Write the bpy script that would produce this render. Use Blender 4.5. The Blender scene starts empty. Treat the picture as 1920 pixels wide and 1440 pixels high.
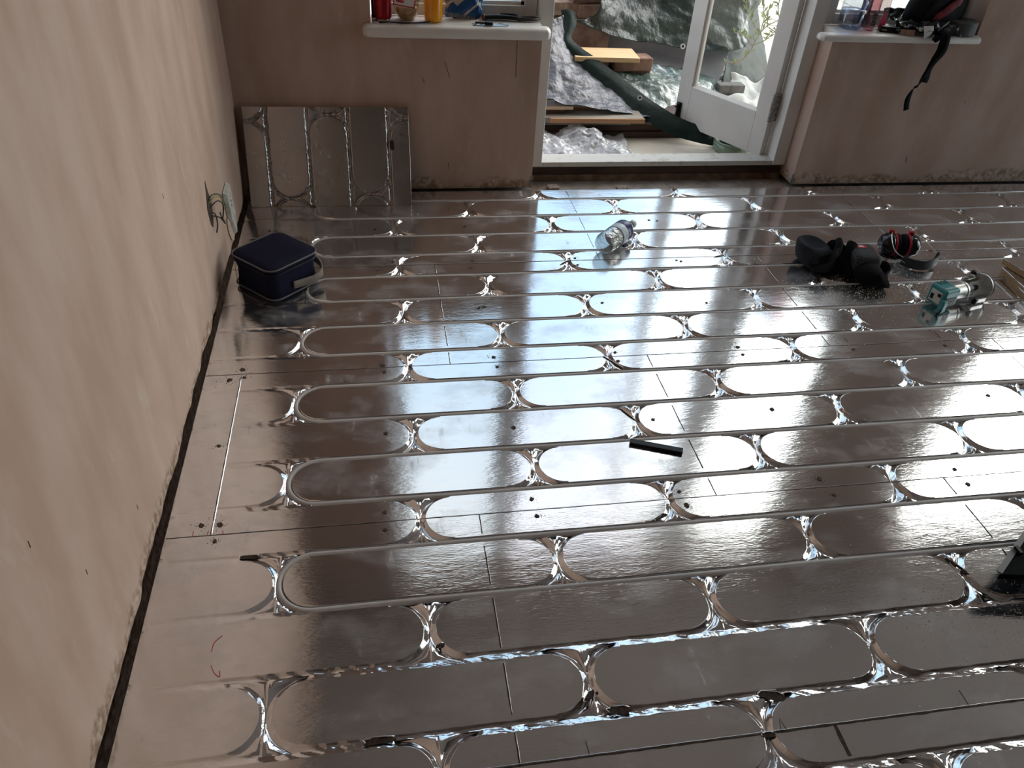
import bpy, bmesh, math, random
import numpy as np
from mathutils import Vector, Matrix, noise
PI = math.pi
rnd = random.Random(7)
C = bpy.context.scene.collection
sc = bpy.context.scene

# ------------------------------------------------------------------ camera
H = 1.3798
pitch, yaw, roll = 0.6621131, 0.1986473, 0.0705166
cp, sp, cy, sy, cr, sr = math.cos(pitch), math.sin(pitch), math.cos(yaw), math.sin(yaw), math.cos(roll), math.sin(roll)
fw = Vector((sy*cp, cy*cp, -sp)); rt = Vector((cy, -sy, 0)); up = rt.cross(fw)
rt2 = rt*cr + up*sr; up2 = up*cr - rt*sr
cam = bpy.data.cameras.new('camera'); camo = bpy.data.objects.new('camera', cam); C.objects.link(camo)
cam.sensor_width = 36; cam.lens = 1450.88/1920*36; cam.clip_start = .02
camo.matrix_world = Matrix(((rt2.x, up2.x, -fw.x, 0), (rt2.y, up2.y, -fw.y, 0), (rt2.z, up2.z, -fw.z, H), (0, 0, 0, 1)))
sc.camera = camo

# ------------------------------------------------------------------ sky and exposure
w = bpy.data.worlds.new('world'); sc.world = w; w.use_nodes = True
nt = w.node_tree; nt.nodes.clear()
def WN(t, **k):
    n = nt.nodes.new(t)
    for a, b in k.items(): setattr(n, a, b)
    return n
wo = WN('ShaderNodeOutputWorld'); bg = WN('ShaderNodeBackground'); tc = WN('ShaderNodeTexCoord')
sep = WN('ShaderNodeSeparateXYZ'); nt.links.new(tc.outputs['Generated'], sep.inputs[0])
ramp = WN('ShaderNodeValToRGB'); nt.links.new(sep.outputs['Z'], ramp.inputs[0])
e = ramp.color_ramp.elements
e[0].position = 0.0; e[0].color = (.62, .70, .80, 1)
e[1].position = 1.0; e[1].color = (.85, .93, 1.0, 1)
for p_, c_ in ((.30, (.58, .88, 1.22, 1)), (.52, (.60, .90, 1.26, 1)), (.66, (.82, .94, 1.12, 1)), (.80, (1.05, 1.04, 1.06, 1))):
    x = e.new(p_); x.color = c_
nz = WN('ShaderNodeTexNoise'); nz.inputs['Scale'].default_value = 2.4; nz.inputs['Detail'].default_value = 5
nt.links.new(tc.outputs['Generated'], nz.inputs['Vector'])
cr2 = WN('ShaderNodeValToRGB'); nt.links.new(nz.outputs[0], cr2.inputs[0])
cr2.color_ramp.elements[0].position = .52; cr2.color_ramp.elements[1].position = .72
mx = WN('ShaderNodeMix', data_type='RGBA'); nt.links.new(cr2.outputs[0], mx.inputs[0])
nt.links.new(ramp.outputs[0], mx.inputs[6]); mx.inputs[7].default_value = (1.05, 1.04, 1.04, 1)
# added sky glow toward the right, put in to brighten the left wall
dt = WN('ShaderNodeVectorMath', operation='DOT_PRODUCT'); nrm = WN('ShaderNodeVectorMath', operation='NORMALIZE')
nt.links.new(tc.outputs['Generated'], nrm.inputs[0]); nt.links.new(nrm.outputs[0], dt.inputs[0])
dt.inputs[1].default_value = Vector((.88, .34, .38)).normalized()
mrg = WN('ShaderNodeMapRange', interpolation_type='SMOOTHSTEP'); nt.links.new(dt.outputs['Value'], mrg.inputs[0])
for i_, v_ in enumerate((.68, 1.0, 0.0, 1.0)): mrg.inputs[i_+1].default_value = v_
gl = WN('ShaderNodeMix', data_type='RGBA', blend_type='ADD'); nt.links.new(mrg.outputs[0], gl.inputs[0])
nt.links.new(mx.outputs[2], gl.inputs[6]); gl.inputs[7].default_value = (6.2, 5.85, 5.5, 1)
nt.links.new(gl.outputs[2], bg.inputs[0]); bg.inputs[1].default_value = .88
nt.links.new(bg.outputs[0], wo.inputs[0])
sc.view_settings.view_transform = 'Standard'; sc.view_settings.look = 'None'
sc.view_settings.gamma = 1; sc.view_settings.use_curve_mapping = False
sc.view_settings.exposure = 0.62

# ------------------------------------------------------------------ helpers
MATS = {}
def mat(name, col, rough=.6, metal=0, noise_scale=0, col2=None, bump=0, bump_scale=40, trans=0, ior=1.45, spec=.5,
        lo=.35, hi=.65, stretch=(1, 1, 1), coat=0, sub=0, detail=4, alpha=1, bump_dist=.002):
    if name in MATS: return MATS[name]
    m = bpy.data.materials.new(name); m.use_nodes = True; n = m.node_tree.nodes; l = m.node_tree.links
    b = n['Principled BSDF']
    b.inputs['Base Color'].default_value = (*col, 1); b.inputs['Roughness'].default_value = rough
    b.inputs['Metallic'].default_value = metal; b.inputs['IOR'].default_value = ior
    b.inputs['Transmission Weight'].default_value = trans; b.inputs['Specular IOR Level'].default_value = spec
    b.inputs['Coat Weight'].default_value = coat; b.inputs['Alpha'].default_value = alpha
    if sub: b.inputs['Subsurface Weight'].default_value = sub; b.inputs['Subsurface Radius'].default_value = (.01, .005, .003)
    t = n.new('ShaderNodeTexCoord'); mp = n.new('ShaderNodeMapping'); mp.inputs['Scale'].default_value = stretch
    l.new(t.outputs['Object'], mp.inputs[0])
    if noise_scale and col2:
        z = n.new('ShaderNodeTexNoise'); z.inputs['Scale'].default_value = noise_scale; z.inputs['Detail'].default_value = detail
        l.new(mp.outputs[0], z.inputs['Vector'])
        r = n.new('ShaderNodeValToRGB'); l.new(z.outputs[0], r.inputs[0])
        r.color_ramp.elements[0].position = lo; r.color_ramp.elements[1].position = hi
        r.color_ramp.elements[0].color = (*col, 1); r.color_ramp.elements[1].color = (*col2, 1)
        l.new(r.outputs[0], b.inputs['Base Color'])
    if bump:
        z = n.new('ShaderNodeTexNoise'); z.inputs['Scale'].default_value = bump_scale; z.inputs['Detail'].default_value = 3
        l.new(mp.outputs[0], z.inputs['Vector'])
        bn = n.new('ShaderNodeBump'); bn.inputs['Strength'].default_value = bump; bn.inputs['Distance'].default_value = bump_dist
        l.new(z.outputs[0], bn.inputs['Height']); l.new(bn.outputs[0], b.inputs['Normal'])
    MATS[name] = m; return m

def thing(name, label, cat, loc=(0, 0, 0), rot=(0, 0, 0), group=None):
    o = bpy.data.objects.new(name, None); C.objects.link(o); o.location = loc; o.rotation_euler = rot
    o.empty_display_size = .05
    o['label'] = label; o['category'] = cat
    if group: o['group'] = group
    return o
def tag(o, label, cat, group=None, kind=None):
    o['label'] = label; o['category'] = cat
    if group: o['group'] = group
    if kind: o['kind'] = kind
    return o
def struct(o):
    o['kind'] = 'structure'; return o

class MB:
    def __init__(s): s.v = []; s.f = []; s.M = Matrix.Identity(4)
    def add(s, vs, fs):
        k = len(s.v); s.v += [tuple(s.M @ Vector(p)) for p in vs]; s.f += [tuple(i+k for i in f) for f in fs]; return s
    def box(s, x0, x1, y0, y1, z0, z1):
        return s.add([(x0,y0,z0),(x1,y0,z0),(x1,y1,z0),(x0,y1,z0),(x0,y0,z1),(x1,y0,z1),(x1,y1,z1),(x0,y1,z1)],
                     [(0,3,2,1),(4,5,6,7),(0,1,5,4),(1,2,6,5),(2,3,7,6),(3,0,4,7)])
    def lathe(s, prof, n=32, M=None, a0=0, squash=None):
        # prof: list of (r, z)
        vs = []; fs = []
        for r, z in prof:
            for i in range(n):
                a = a0+2*PI*i/n; rr = r if not squash else r*squash(a, z)
                vs.append((rr*math.cos(a), rr*math.sin(a), z))
        for j in range(len(prof)-1):
            for i in range(n):
                i2 = (i+1) % n; fs.append((j*n+i, j*n+i2, (j+1)*n+i2, (j+1)*n+i))
        if prof[0][0] > 1e-5: fs.append(tuple(reversed(range(n))))
        if prof[-1][0] > 1e-5: fs.append(tuple((len(prof)-1)*n+i for i in range(n)))
        if M is not None: vs = [tuple(M @ Vector(p)) for p in vs]
        return s.add(vs, fs)
    def tube(s, path, r, n=10, caps=True, closed=False, flat=None, upv=None):
        P = [Vector(p) for p in path]; m = len(P); vs = []; fs = []
        rr = r if callable(r) else (lambda t: r)
        prev = None
        for i, p in enumerate(P):
            if closed: d = P[(i+1) % m]-P[i-1]
            else: d = P[min(i+1, m-1)]-P[max(i-1, 0)]
            d.normalize()
            if prev is None:
                u = Vector(upv) if upv else (Vector((0, 0, 1)) if abs(d.z) < .9 else Vector((1, 0, 0)))
            else: u = prev
            u = (u-d*u.dot(d)).normalized(); prev = u; q = d.cross(u)
            R = rr(i/max(1, m-1))
            fu = flat if flat else 1
            for k in range(n):
                a = 2*PI*k/n; vs.append(tuple(p+u*math.cos(a)*R*fu+q*math.sin(a)*R))
        for i in range(m if closed else m-1):
            j = (i+1) % m
            for k in range(n):
                k2 = (k+1) % n; fs.append((i*n+k, i*n+k2, j*n+k2, j*n+k))
        if caps and not closed: fs += [tuple(reversed(range(n))), tuple((m-1)*n+k for k in range(n))]
        return s.add(vs, fs)
    def ribbon(s, path, wdir, wid, th):
        # flat strap: rectangle section; wdir may be a vector or list of vectors
        P = [Vector(p) for p in path]; m = len(P); vs = []; fs = []
        for i, p in enumerate(P):
            d = (P[min(i+1, m-1)]-P[max(i-1, 0)]).normalized()
            wv = Vector(wdir[i]) if isinstance(wdir, list) else Vector(wdir)
            wv = (wv-d*wv.dot(d)).normalized(); nn = d.cross(wv)
            W = wid[i] if isinstance(wid, list) else wid
            for a, b in ((-1, -1), (1, -1), (1, 1), (-1, 1)): vs.append(tuple(p+wv*a*W/2+nn*b*th/2))
        for i in range(m-1):
            for k in range(4): k2 = (k+1) % 4; fs.append((i*4+k, i*4+k2, i*4+4+k2, i*4+4+k))
        fs += [(3, 2, 1, 0), tuple((m-1)*4+k for k in range(4))]
        return s.add(vs, fs)
    def prism(s, pts, z0, z1):
        n = len(pts); vs = [(x, y, z0) for x, y in pts]+[(x, y, z1) for x, y in pts]
        return s.add(vs, [tuple(reversed(range(n))), tuple(range(n, 2*n))]+[(i, (i+1) % n, n+(i+1) % n, n+i) for i in range(n)])
    def build(s, name, m, parent=None, smooth=False, bevel=0, seg=2, solid=0, subsurf=0, loc=None, rot=None):
        me = bpy.data.meshes.new(name); me.from_pydata(s.v, [], s.f); me.materials.append(m)
        bm = bmesh.new(); bm.from_mesh(me); bmesh.ops.recalc_face_normals(bm, faces=bm.faces); bm.to_mesh(me); bm.free()
        if smooth: me.polygons.foreach_set('use_smooth', [True]*len(me.polygons))
        o = bpy.data.objects.new(name, me); C.objects.link(o)
        if parent: o.parent = parent
        if loc: o.location = loc
        if rot: o.rotation_euler = rot
        if solid:
            md = o.modifiers.new('solid', 'SOLIDIFY'); md.thickness = solid; md.offset = 0
        if bevel:
            md = o.modifiers.new('bevel', 'BEVEL'); md.width = bevel; md.segments = seg; md.limit_method = 'ANGLE'; md.angle_limit = .6
            if not smooth: me.polygons.foreach_set('use_smooth', [True]*len(me.polygons))
            md.harden_normals = True
        if subsurf:
            md = o.modifiers.new('sub', 'SUBSURF'); md.levels = subsurf; md.render_levels = subsurf
        return o

def spline(pts, n=6):
    P = [Vector(p) for p in pts]; out = []
    for i in range(len(P)-1):
        p0 = P[max(i-1, 0)]; p1 = P[i]; p2 = P[i+1]; p3 = P[min(i+2, len(P)-1)]
        for k in range(n):
            t = k/n
            out.append(.5*((2*p1)+(p2-p0)*t+(2*p0-5*p1+4*p2-p3)*t*t+(3*p1-p0-3*p2+p3)*t**3))
    out.append(P[-1]); return out

def sheet(rows, name, m, parent=None, n=8, amp=.01, scale=8, solid=.002, seed=0, ridge=True, aniso=(1, 1, 1), zmin=None):
    # smooth surface through a grid of control points, with crumple displaced along normals
    A = [spline(r, n) for r in rows]; cols = list(zip(*A)); B = [spline(list(c), n) for c in cols]
    nu = len(B); nv = len(B[0]); V = [[B[u][v].copy() for u in range(nu)] for v in range(nv)]
    vs = []
    for v in range(nv):
        for u in range(nu):
            du = V[v][min(u+1, nu-1)]-V[v][max(u-1, 0)]; dv = V[min(v+1, nv-1)][u]-V[max(v-1, 0)][u]
            nn = du.cross(dv)
            if nn.length > 1e-9: nn.normalize()
            p = V[v][u]; q = Vector((p.x*aniso[0]+seed*3.1, p.y*aniso[1]+seed, p.z*aniso[2]))*scale
            if ridge:
                d = sum((1-2*abs(noise.noise(q*f))-.6)/f for f in (1, 2.1, 4.3))
            else: d = noise.noise(q)+.5*noise.noise(q*2.1)
            p2 = p+nn*d*amp
            if zmin is not None and p2.z < zmin: p2.z = zmin
            vs.append(tuple(p2))
    fs = [(v*nu+u, v*nu+u+1, (v+1)*nu+u+1, (v+1)*nu+u) for v in range(nv-1) for u in range(nu-1)]
    b = MB(); b.add(vs, fs)
    return b.build(name, m, parent, smooth=True, solid=solid)

def text(body, name, m, parent, loc, rot, size, ext=.0004, align='CENTER'):
    cu = bpy.data.curves.new(name, 'FONT'); cu.body = body; cu.size = size; cu.extrude = ext; cu.align_x = align; cu.align_y = 'CENTER'
    tmp = bpy.data.objects.new('tmp', cu); C.objects.link(tmp)
    dg = bpy.context.evaluated_depsgraph_get(); me = bpy.data.meshes.new_from_object(tmp.evaluated_get(dg))
    bpy.data.objects.remove(tmp); me.materials.clear(); me.materials.append(m)
    o = bpy.data.objects.new(name, me); C.objects.link(o); o.parent = parent; o.location = loc; o.rotation_euler = rot
    return o

# ------------------------------------------------------------------ materials
def plaster():
    m = bpy.data.materials.new('pink_plaster'); m.use_nodes = True; n = m.node_tree.nodes; l = m.node_tree.links
    b = n['Principled BSDF']; b.inputs['Roughness'].default_value = .72; b.inputs['Specular IOR Level'].default_value = .25
    g = n.new('ShaderNodeNewGeometry'); mp = n.new('ShaderNodeMapping'); mp.inputs['Scale'].default_value = (2.6, 2.6, .9)
    mp.inputs['Rotation'].default_value = (.25, .15, 0)
    l.new(g.outputs['Position'], mp.inputs[0])
    def nz(s, d, src=mp.outputs[0], rough=.5):
        z = n.new('ShaderNodeTexNoise'); z.inputs['Scale'].default_value = s; z.inputs['Detail'].default_value = d; z.inputs['Roughness'].default_value = rough
        l.new(src, z.inputs['Vector']); return z.outputs[0]
    def ramp(src, a, ca, b_, cb):
        r = n.new('ShaderNodeValToRGB'); l.new(src, r.inputs[0]); r.color_ramp.elements[0].position = a; r.color_ramp.elements[0].color = (*ca, 1)
        r.color_ramp.elements[1].position = b_; r.color_ramp.elements[1].color = (*cb, 1); return r.outputs[0]
    def mix(f, a, b_):
        x = n.new('ShaderNodeMix'); x.data_type = 'RGBA'; l.new(f, x.inputs[0])
        for s_, i in ((a, 6), (b_, 7)):
            if isinstance(s_, tuple): x.inputs[i].default_value = (*s_, 1)
            else: l.new(s_, x.inputs[i])
        return x.outputs[2]
    base = ramp(nz(3, 5), .35, (.390, .268, .208), .68, (.475, .352, .292))
    pale = ramp(nz(5, 6, rough=.65), .60, (0, 0, 0), .78, (.55, .55, .55))
    c1 = mix(pale, base, (.54, .45, .40))
    red = ramp(nz(4.3, 2), .70, (0, 0, 0), .80, (.35, .35, .35))
    c2 = mix(red, c1, (.50, .25, .18))
    # rough dirty band along the foot of the wall
    sp_ = n.new('ShaderNodeSeparateXYZ'); l.new(g.outputs['Position'], sp_.inputs[0])
    nn = nz(5, 5, g.outputs['Position'])
    ad = n.new('ShaderNodeMath'); ad.operation = 'MULTIPLY_ADD'; l.new(nn, ad.inputs[0]); ad.inputs[1].default_value = -.24; zz = n.new('ShaderNodeMath'); zz.operation = 'ADD'; l.new(sp_.outputs['Z'], zz.inputs[0]); zz.inputs[1].default_value = .095; l.new(zz.outputs[0], ad.inputs[2])
    band = ramp(ad.outputs[0], .0, (1, 1, 1), .02, (0, 0, 0))
    dirt = ramp(nz(60, 4, g.outputs['Position']), .40, (.24, .155, .105), .62, (.46, .35, .28))
    fin = mix(band, c2, dirt)
    l.new(fin, b.inputs['Base Color'])
    bn = n.new('ShaderNodeBump'); bn.inputs['Strength'].default_value = .25; bn.inputs['Distance'].default_value = .004
    l.new(nz(6, 4), bn.inputs['Height']); l.new(bn.outputs[0], b.inputs['Normal'])
    return m

def foil(name='foil', tint=(.83, .815, .81), grain=1.0, rlo=.075, rhi=.13):
    m = bpy.data.materials.new(name); m.use_nodes = True; n = m.node_tree.nodes; l = m.node_tree.links
    b = n['Principled BSDF']; b.inputs['Metallic'].default_value = 1; b.inputs['Base Color'].default_value = (*tint, 1)
    t = n.new('ShaderNodeTexCoord')
    def nz(s, d, stretch=(1, 1, 1), rot=0, rough=.5):
        mp = n.new('ShaderNodeMapping'); mp.inputs['Scale'].default_value = stretch; mp.inputs['Rotation'].default_value = (0, 0, rot)
        l.new(t.outputs['Object'], mp.inputs[0])
        z = n.new('ShaderNodeTexNoise'); z.inputs['Scale'].default_value = s; z.inputs['Detail'].default_value = d; z.inputs['Roughness'].default_value = rough
        l.new(mp.outputs[0], z.inputs['Vector']); return z.outputs[0]
    def mr(src, a, b_, c, d):
        r = n.new('ShaderNodeMapRange'); l.new(src, r.inputs[0])
        for i, v in enumerate((a, b_, c, d)): r.inputs[i+1].default_value = v
        return r.outputs[0]
    def mth(op, a, b_):
        x = n.new('ShaderNodeMath'); x.operation = op
        for i, s_ in enumerate((a, b_)):
            if isinstance(s_, (int, float)): x.inputs[i].default_value = s_
            else: l.new(s_, x.inputs[i])
        return x.outputs[0]
    smudge = mr(nz(5, 6, (1, 1.6, 1), .5, .6), .50, .68, 0, 1)
    scuff = mr(nz(38, 3, (1, .18, 1), .9), .60, .75, 0, 1)
    patch = mth('MULTIPLY', smudge, mth('ADD', mth('MULTIPLY', scuff, .7), .3))
    rough = mth('ADD', mr(nz(2.2, 3), .3, .7, rlo, rhi), mth('MULTIPLY', patch, .14))
    l.new(rough, b.inputs['Roughness'])
    # dull dusty film that scatters a little light where the foil is scuffed
    d = n.new('ShaderNodeBsdfDiffuse'); d.inputs[0].default_value = (.52, .51, .52, 1)
    ms = n.new('ShaderNodeMixShader'); l.new(mth('ADD', mth('MULTIPLY', patch, .95), .04), ms.inputs[0])
    l.new(b.outputs[0], ms.inputs[1]); l.new(d.outputs[0], ms.inputs[2])
    out = n['Material Output']; l.new(ms.outputs[0], out.inputs[0])
    h = mth('ADD', mth('MULTIPLY', nz(300, 2, (.22, 1, 1), .06), .00016*grain), mth('MULTIPLY', nz(5, 2), .0010*grain))
    h = mth('ADD', h, mth('MULTIPLY', nz(60, 2, (.25, 1, 1), .1), .00026*grain))
    bn = n.new('ShaderNodeBump'); bn.inputs['Strength'].default_value = 1; bn.inputs['Distance'].default_value = 1
    l.new(h, bn.inputs['Height']); l.new(bn.outputs[0], b.inputs['Normal'])
    return m

M_plaster = plaster(); M_foil = foil(); 
M_white = mat('white_gloss_paint', (.62, .60, .57), .35, bump=.15, bump_scale=12, noise_scale=5, col2=(.70, .68, .65))
M_sill = mat('sill_paint', (.66, .63, .59), .4, noise_scale=9, col2=(.74, .71, .67))
M_dirtywhite = mat('dirty_white_paint', (.60, .58, .54), .5, noise_scale=22, col2=(.30, .27, .23), lo=.55, hi=.8)
M_darkwood = mat('dark_wet_timber', (.030, .017, .012), .55, noise_scale=9, col2=(.085, .045, .028), stretch=(.4, 3, 3), bump=.3, bump_scale=30)
M_chip = mat('chipboard_edge', (.24, .135, .06), .85, noise_scale=220, col2=(.50, .33, .17), bump=.6, bump_scale=300)
M_hole = mat('torn_foil_and_gap_shade', (.02, .014, .01), .95, noise_scale=90, col2=(.07, .045, .03))
M_dust = mat('drill_swarf', (.035, .022, .015), .95, noise_scale=300, col2=(.10, .065, .04))
M_pipe = mat('grey_plastic_pipe', (.50, .47, .45), .38, noise_scale=3, col2=(.44, .41, .395))
M_black = mat('black_plastic', (.007, .007, .008), .45, spec=.3)
M_blackfab = mat('black_fabric', (.005, .005, .006), .9, bump=.4, bump_scale=350, noise_scale=14, col2=(.010, .010, .012), spec=.15)
M_ceiling = mat('ceiling_board', (.34, .30, .29), .9, noise_scale=2, col2=(.40, .355, .345))
M_dim = mat('darkened_plaster', (.13, .09, .07), .85, noise_scale=3, col2=(.18, .13, .10))  # unseen walls coloured darker so less light bounces onto the back wall
M_conc = mat('dusty_subfloor', (.20, .17, .15), .8, noise_scale=14, col2=(.34, .31, .29), bump=.4, bump_scale=60)
def glassmat(name, col=(1, 1, 1), f=.10):
    m = bpy.data.materials.new(name); m.use_nodes = True; n = m.node_tree.nodes; l = m.node_tree.links
    n.remove(n['Principled BSDF']); t = n.new('ShaderNodeBsdfTransparent'); t.inputs[0].default_value = (*col, 1)
    g = n.new('ShaderNodeBsdfGlossy'); g.inputs['Roughness'].default_value = .01
    lw = n.new('ShaderNodeLayerWeight'); lw.inputs[0].default_value = .5; pw = n.new('ShaderNodeMath'); pw.operation = 'POWER'; l.new(lw.outputs['Facing'], pw.inputs[0]); pw.inputs[1].default_value = 5; fr = n.new('ShaderNodeMath'); fr.operation = 'MULTIPLY_ADD'; l.new(pw.outputs[0], fr.inputs[0]); fr.inputs[1].default_value = .9; fr.inputs[2].default_value = .035
    mx_ = n.new('ShaderNodeMixShader'); l.new(fr.outputs[0], mx_.inputs[0]); l.new(t.outputs[0], mx_.inputs[1]); l.new(g.outputs[0], mx_.inputs[2])
    l.new(mx_.outputs[0], n['Material Output'].inputs[0]); return m
M_pane = glassmat('window_glass', (.93, .96, .95))
def thinplastic(name, col, boost=.12, rough=.05, crinkle=0):
    m = bpy.data.materials.new(name); m.use_nodes = True; n = m.node_tree.nodes; l = m.node_tree.links
    n.remove(n['Principled BSDF']); t = n.new('ShaderNodeBsdfTransparent'); t.inputs[0].default_value = (*col, 1)
    g = n.new('ShaderNodeBsdfGlossy'); g.inputs['Roughness'].default_value = rough
    lw = n.new('ShaderNodeLayerWeight'); lw.inputs[0].default_value = .5; pw = n.new('ShaderNodeMath'); pw.operation = 'POWER'; l.new(lw.outputs['Facing'], pw.inputs[0]); pw.inputs[1].default_value = 3
    a = n.new('ShaderNodeMath'); a.operation = 'MULTIPLY_ADD'; l.new(pw.outputs[0], a.inputs[0]); a.inputs[1].default_value = .7; a.inputs[2].default_value = boost; a.use_clamp = True
    mx_ = n.new('ShaderNodeMixShader'); l.new(a.outputs[0], mx_.inputs[0]); l.new(t.outputs[0], mx_.inputs[1]); l.new(g.outputs[0], mx_.inputs[2])
    if crinkle:
        tt = n.new('ShaderNodeTexCoord'); z = n.new('ShaderNodeTexNoise'); z.inputs['Scale'].default_value = crinkle; z.inputs['Detail'].default_value = 3; l.new(tt.outputs['Object'], z.inputs['Vector'])
        bn = n.new('ShaderNodeBump'); bn.inputs['Distance'].default_value = .008; l.new(z.outputs[0], bn.inputs['Height']); l.new(bn.outputs[0], g.inputs['Normal']); l.new(bn.outputs[0], lw.inputs['Normal'])
    l.new(mx_.outputs[0], n['Material Output'].inputs[0]); MATS[name] = m; return m
M_clear = thinplastic('clear_plastic', (.80, .86, .85), .22, .07, 90)

# ------------------------------------------------------------------ foil floor with pipe grooves
KP = .15; Y0 = 2.9695; PER = .612; R = .075
def crossx(k): return .355 if k % 2 == 0 else .055     # x of the touching arcs in cell k (between line k and k+1)
XL = -.515; YT = 3.058
def sstep(a, b, x):
    t = np.clip((x-a)/(b-a), 0, 1); return t*t*(3-2*t)
def tile(N=66, A=12):
    """one cell of the groove pattern: x 0..PER between two touching arcs, y 0..KP (y grows with Y)"""
    pts = []; faces = []
    offs = [0, .003, .006, .0078, .0092, .0106, .012, .0127]
    n = None
    for off in offs:
        r = R-off; ring = []
        for i in range(N): ring.append((R+(PER-2*R)*i/N, off))
        for i in range(2*A): a = -PI/2+PI*i/(2*A); ring.append((PER-R+r*math.cos(a), R+r*math.sin(a)))
        for i in range(N): ring.append((PER-R-(PER-2*R)*i/N, KP-off))
        for i in range(2*A): a = PI/2+PI*i/(2*A); ring.append((R+r*math.cos(a), R+r*math.sin(a)))
        n = len(ring); pts += ring
    for j in range(len(offs)-1):
        for i in range(n):
            i2 = (i+1) % n; faces.append((j*n+i, j*n+i2, (j+1)*n+i2, (j+1)*n+i))
    inner = (len(offs)-1)*n
    # flat panel as quads between bottom and top straight edges, plus fans at both ends
    for i in range(N):
        b0 = inner+i; b1 = inner+i+1; t0 = inner+N+2*A+(N-i); t1 = t0-1
        t0 = inner+((t0-inner) % n); t1 = inner+((t1-inner) % n)
        faces.append((b0, b1, t1, t0))
    faces.append(tuple(inner+N+i for i in range(2*A+1)))
    faces.append(tuple(inner+((2*N+2*A+i) % n) for i in range(2*A+1)))
    S = 12
    for sx in (0, 1):
        for sy_ in (0, 1):
            k0 = len(pts); 
            for i in range(A+1):
                a = PI+PI/2*i/A
                dx, dy = math.cos(a), math.sin(a)
                ax, ay = R+R*dx, R+R*dy
                L = min((R/-dx) if dx < -1e-9 else 9, (R/-dy) if dy < -1e-9 else 9)
                bx, by = R+L*dx, R+L*dy
                for s_ in range(S+1):
                    t = s_/S; x, y = ax+(bx-ax)*t, ay+(by-ay)*t
                    pts.append((PER-x if sx else x, KP-y if sy_ else y))
            for i in range(A):
                for s_ in range(S):
                    q = (k0+i*(S+1)+s_, k0+i*(S+1)+s_+1, k0+(i+1)*(S+1)+s_+1, k0+(i+1)*(S+1)+s_)
                    faces.append(q if (sx+sy_) % 2 == 0 else q[::-1])
    return np.array(pts), faces
def vnoise(x, y, f, seed=0.0):
    return np.array([noise.noise(Vector((a*f, b*f, seed))) for a, b in zip(x, y)])
def groove_height(x, y, k, pipes=True):
    """surface height; k = cell index of each vertex"""
    yy = Y0-y                               # grows toward the camera
    line = np.round(yy/KP); dl = np.abs(yy-line*KP)
    cx = np.where(k % 2 == 0, .355, .055)
    u = (x-cx)/PER; m = np.round(u); ux = np.abs(x-(cx+m*PER)); vy = yy-(k+.5)*KP
    da = np.abs(np.hypot(ux-R, vy)-R); da = np.where(ux > R, 9, da)
    # drape of the foil: fades away toward the left wall
    fadex = sstep(-.46, -.14, x)
    pipeline = (line >= 0) & (line <= 13) & pipes
    depth_l = np.where(pipeline & (x > -.19), .017, (.0105*(.16+.84*fadex)))
    steep = pipeline & (x > -.19)
    pl = np.where(steep, np.clip((.0092-dl)/.0030, 0, 1), np.clip(1-dl/.0122, 0, 1)**.85)
    v = -(yy-line*KP)                        # positive on the side away from the camera
    open_ = np.minimum(np.clip((.0105-v)/.0055, 0, 1), np.clip((v+.0122)/.0165, 0, 1))
    hl = np.where(steep, -depth_l*pl, -.0055*(.16+.84*fadex)*open_)
    # the arc where a pipe turns back
    turn = pipes & (k % 2 == 0) & (k >= 0) & (k <= 12) & (x < -.17) & (x > -.2575)
    pa = np.where(turn, np.clip((.0092-da)/.0030, 0, 1), np.clip(1-da/.0122, 0, 1)**.85)
    ha = -np.where(turn, .017, .0105*(.2+.8*fadex))*pa
    ha = np.where(pipes & (x < -.262), ha*.5, ha)
    h = np.minimum(hl, ha)
    return h, (h < -1e-5) & ~(steep & (dl < .009) & (da > .010)) & ~(turn & (da < .009)), np.minimum(dl, da)
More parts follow.
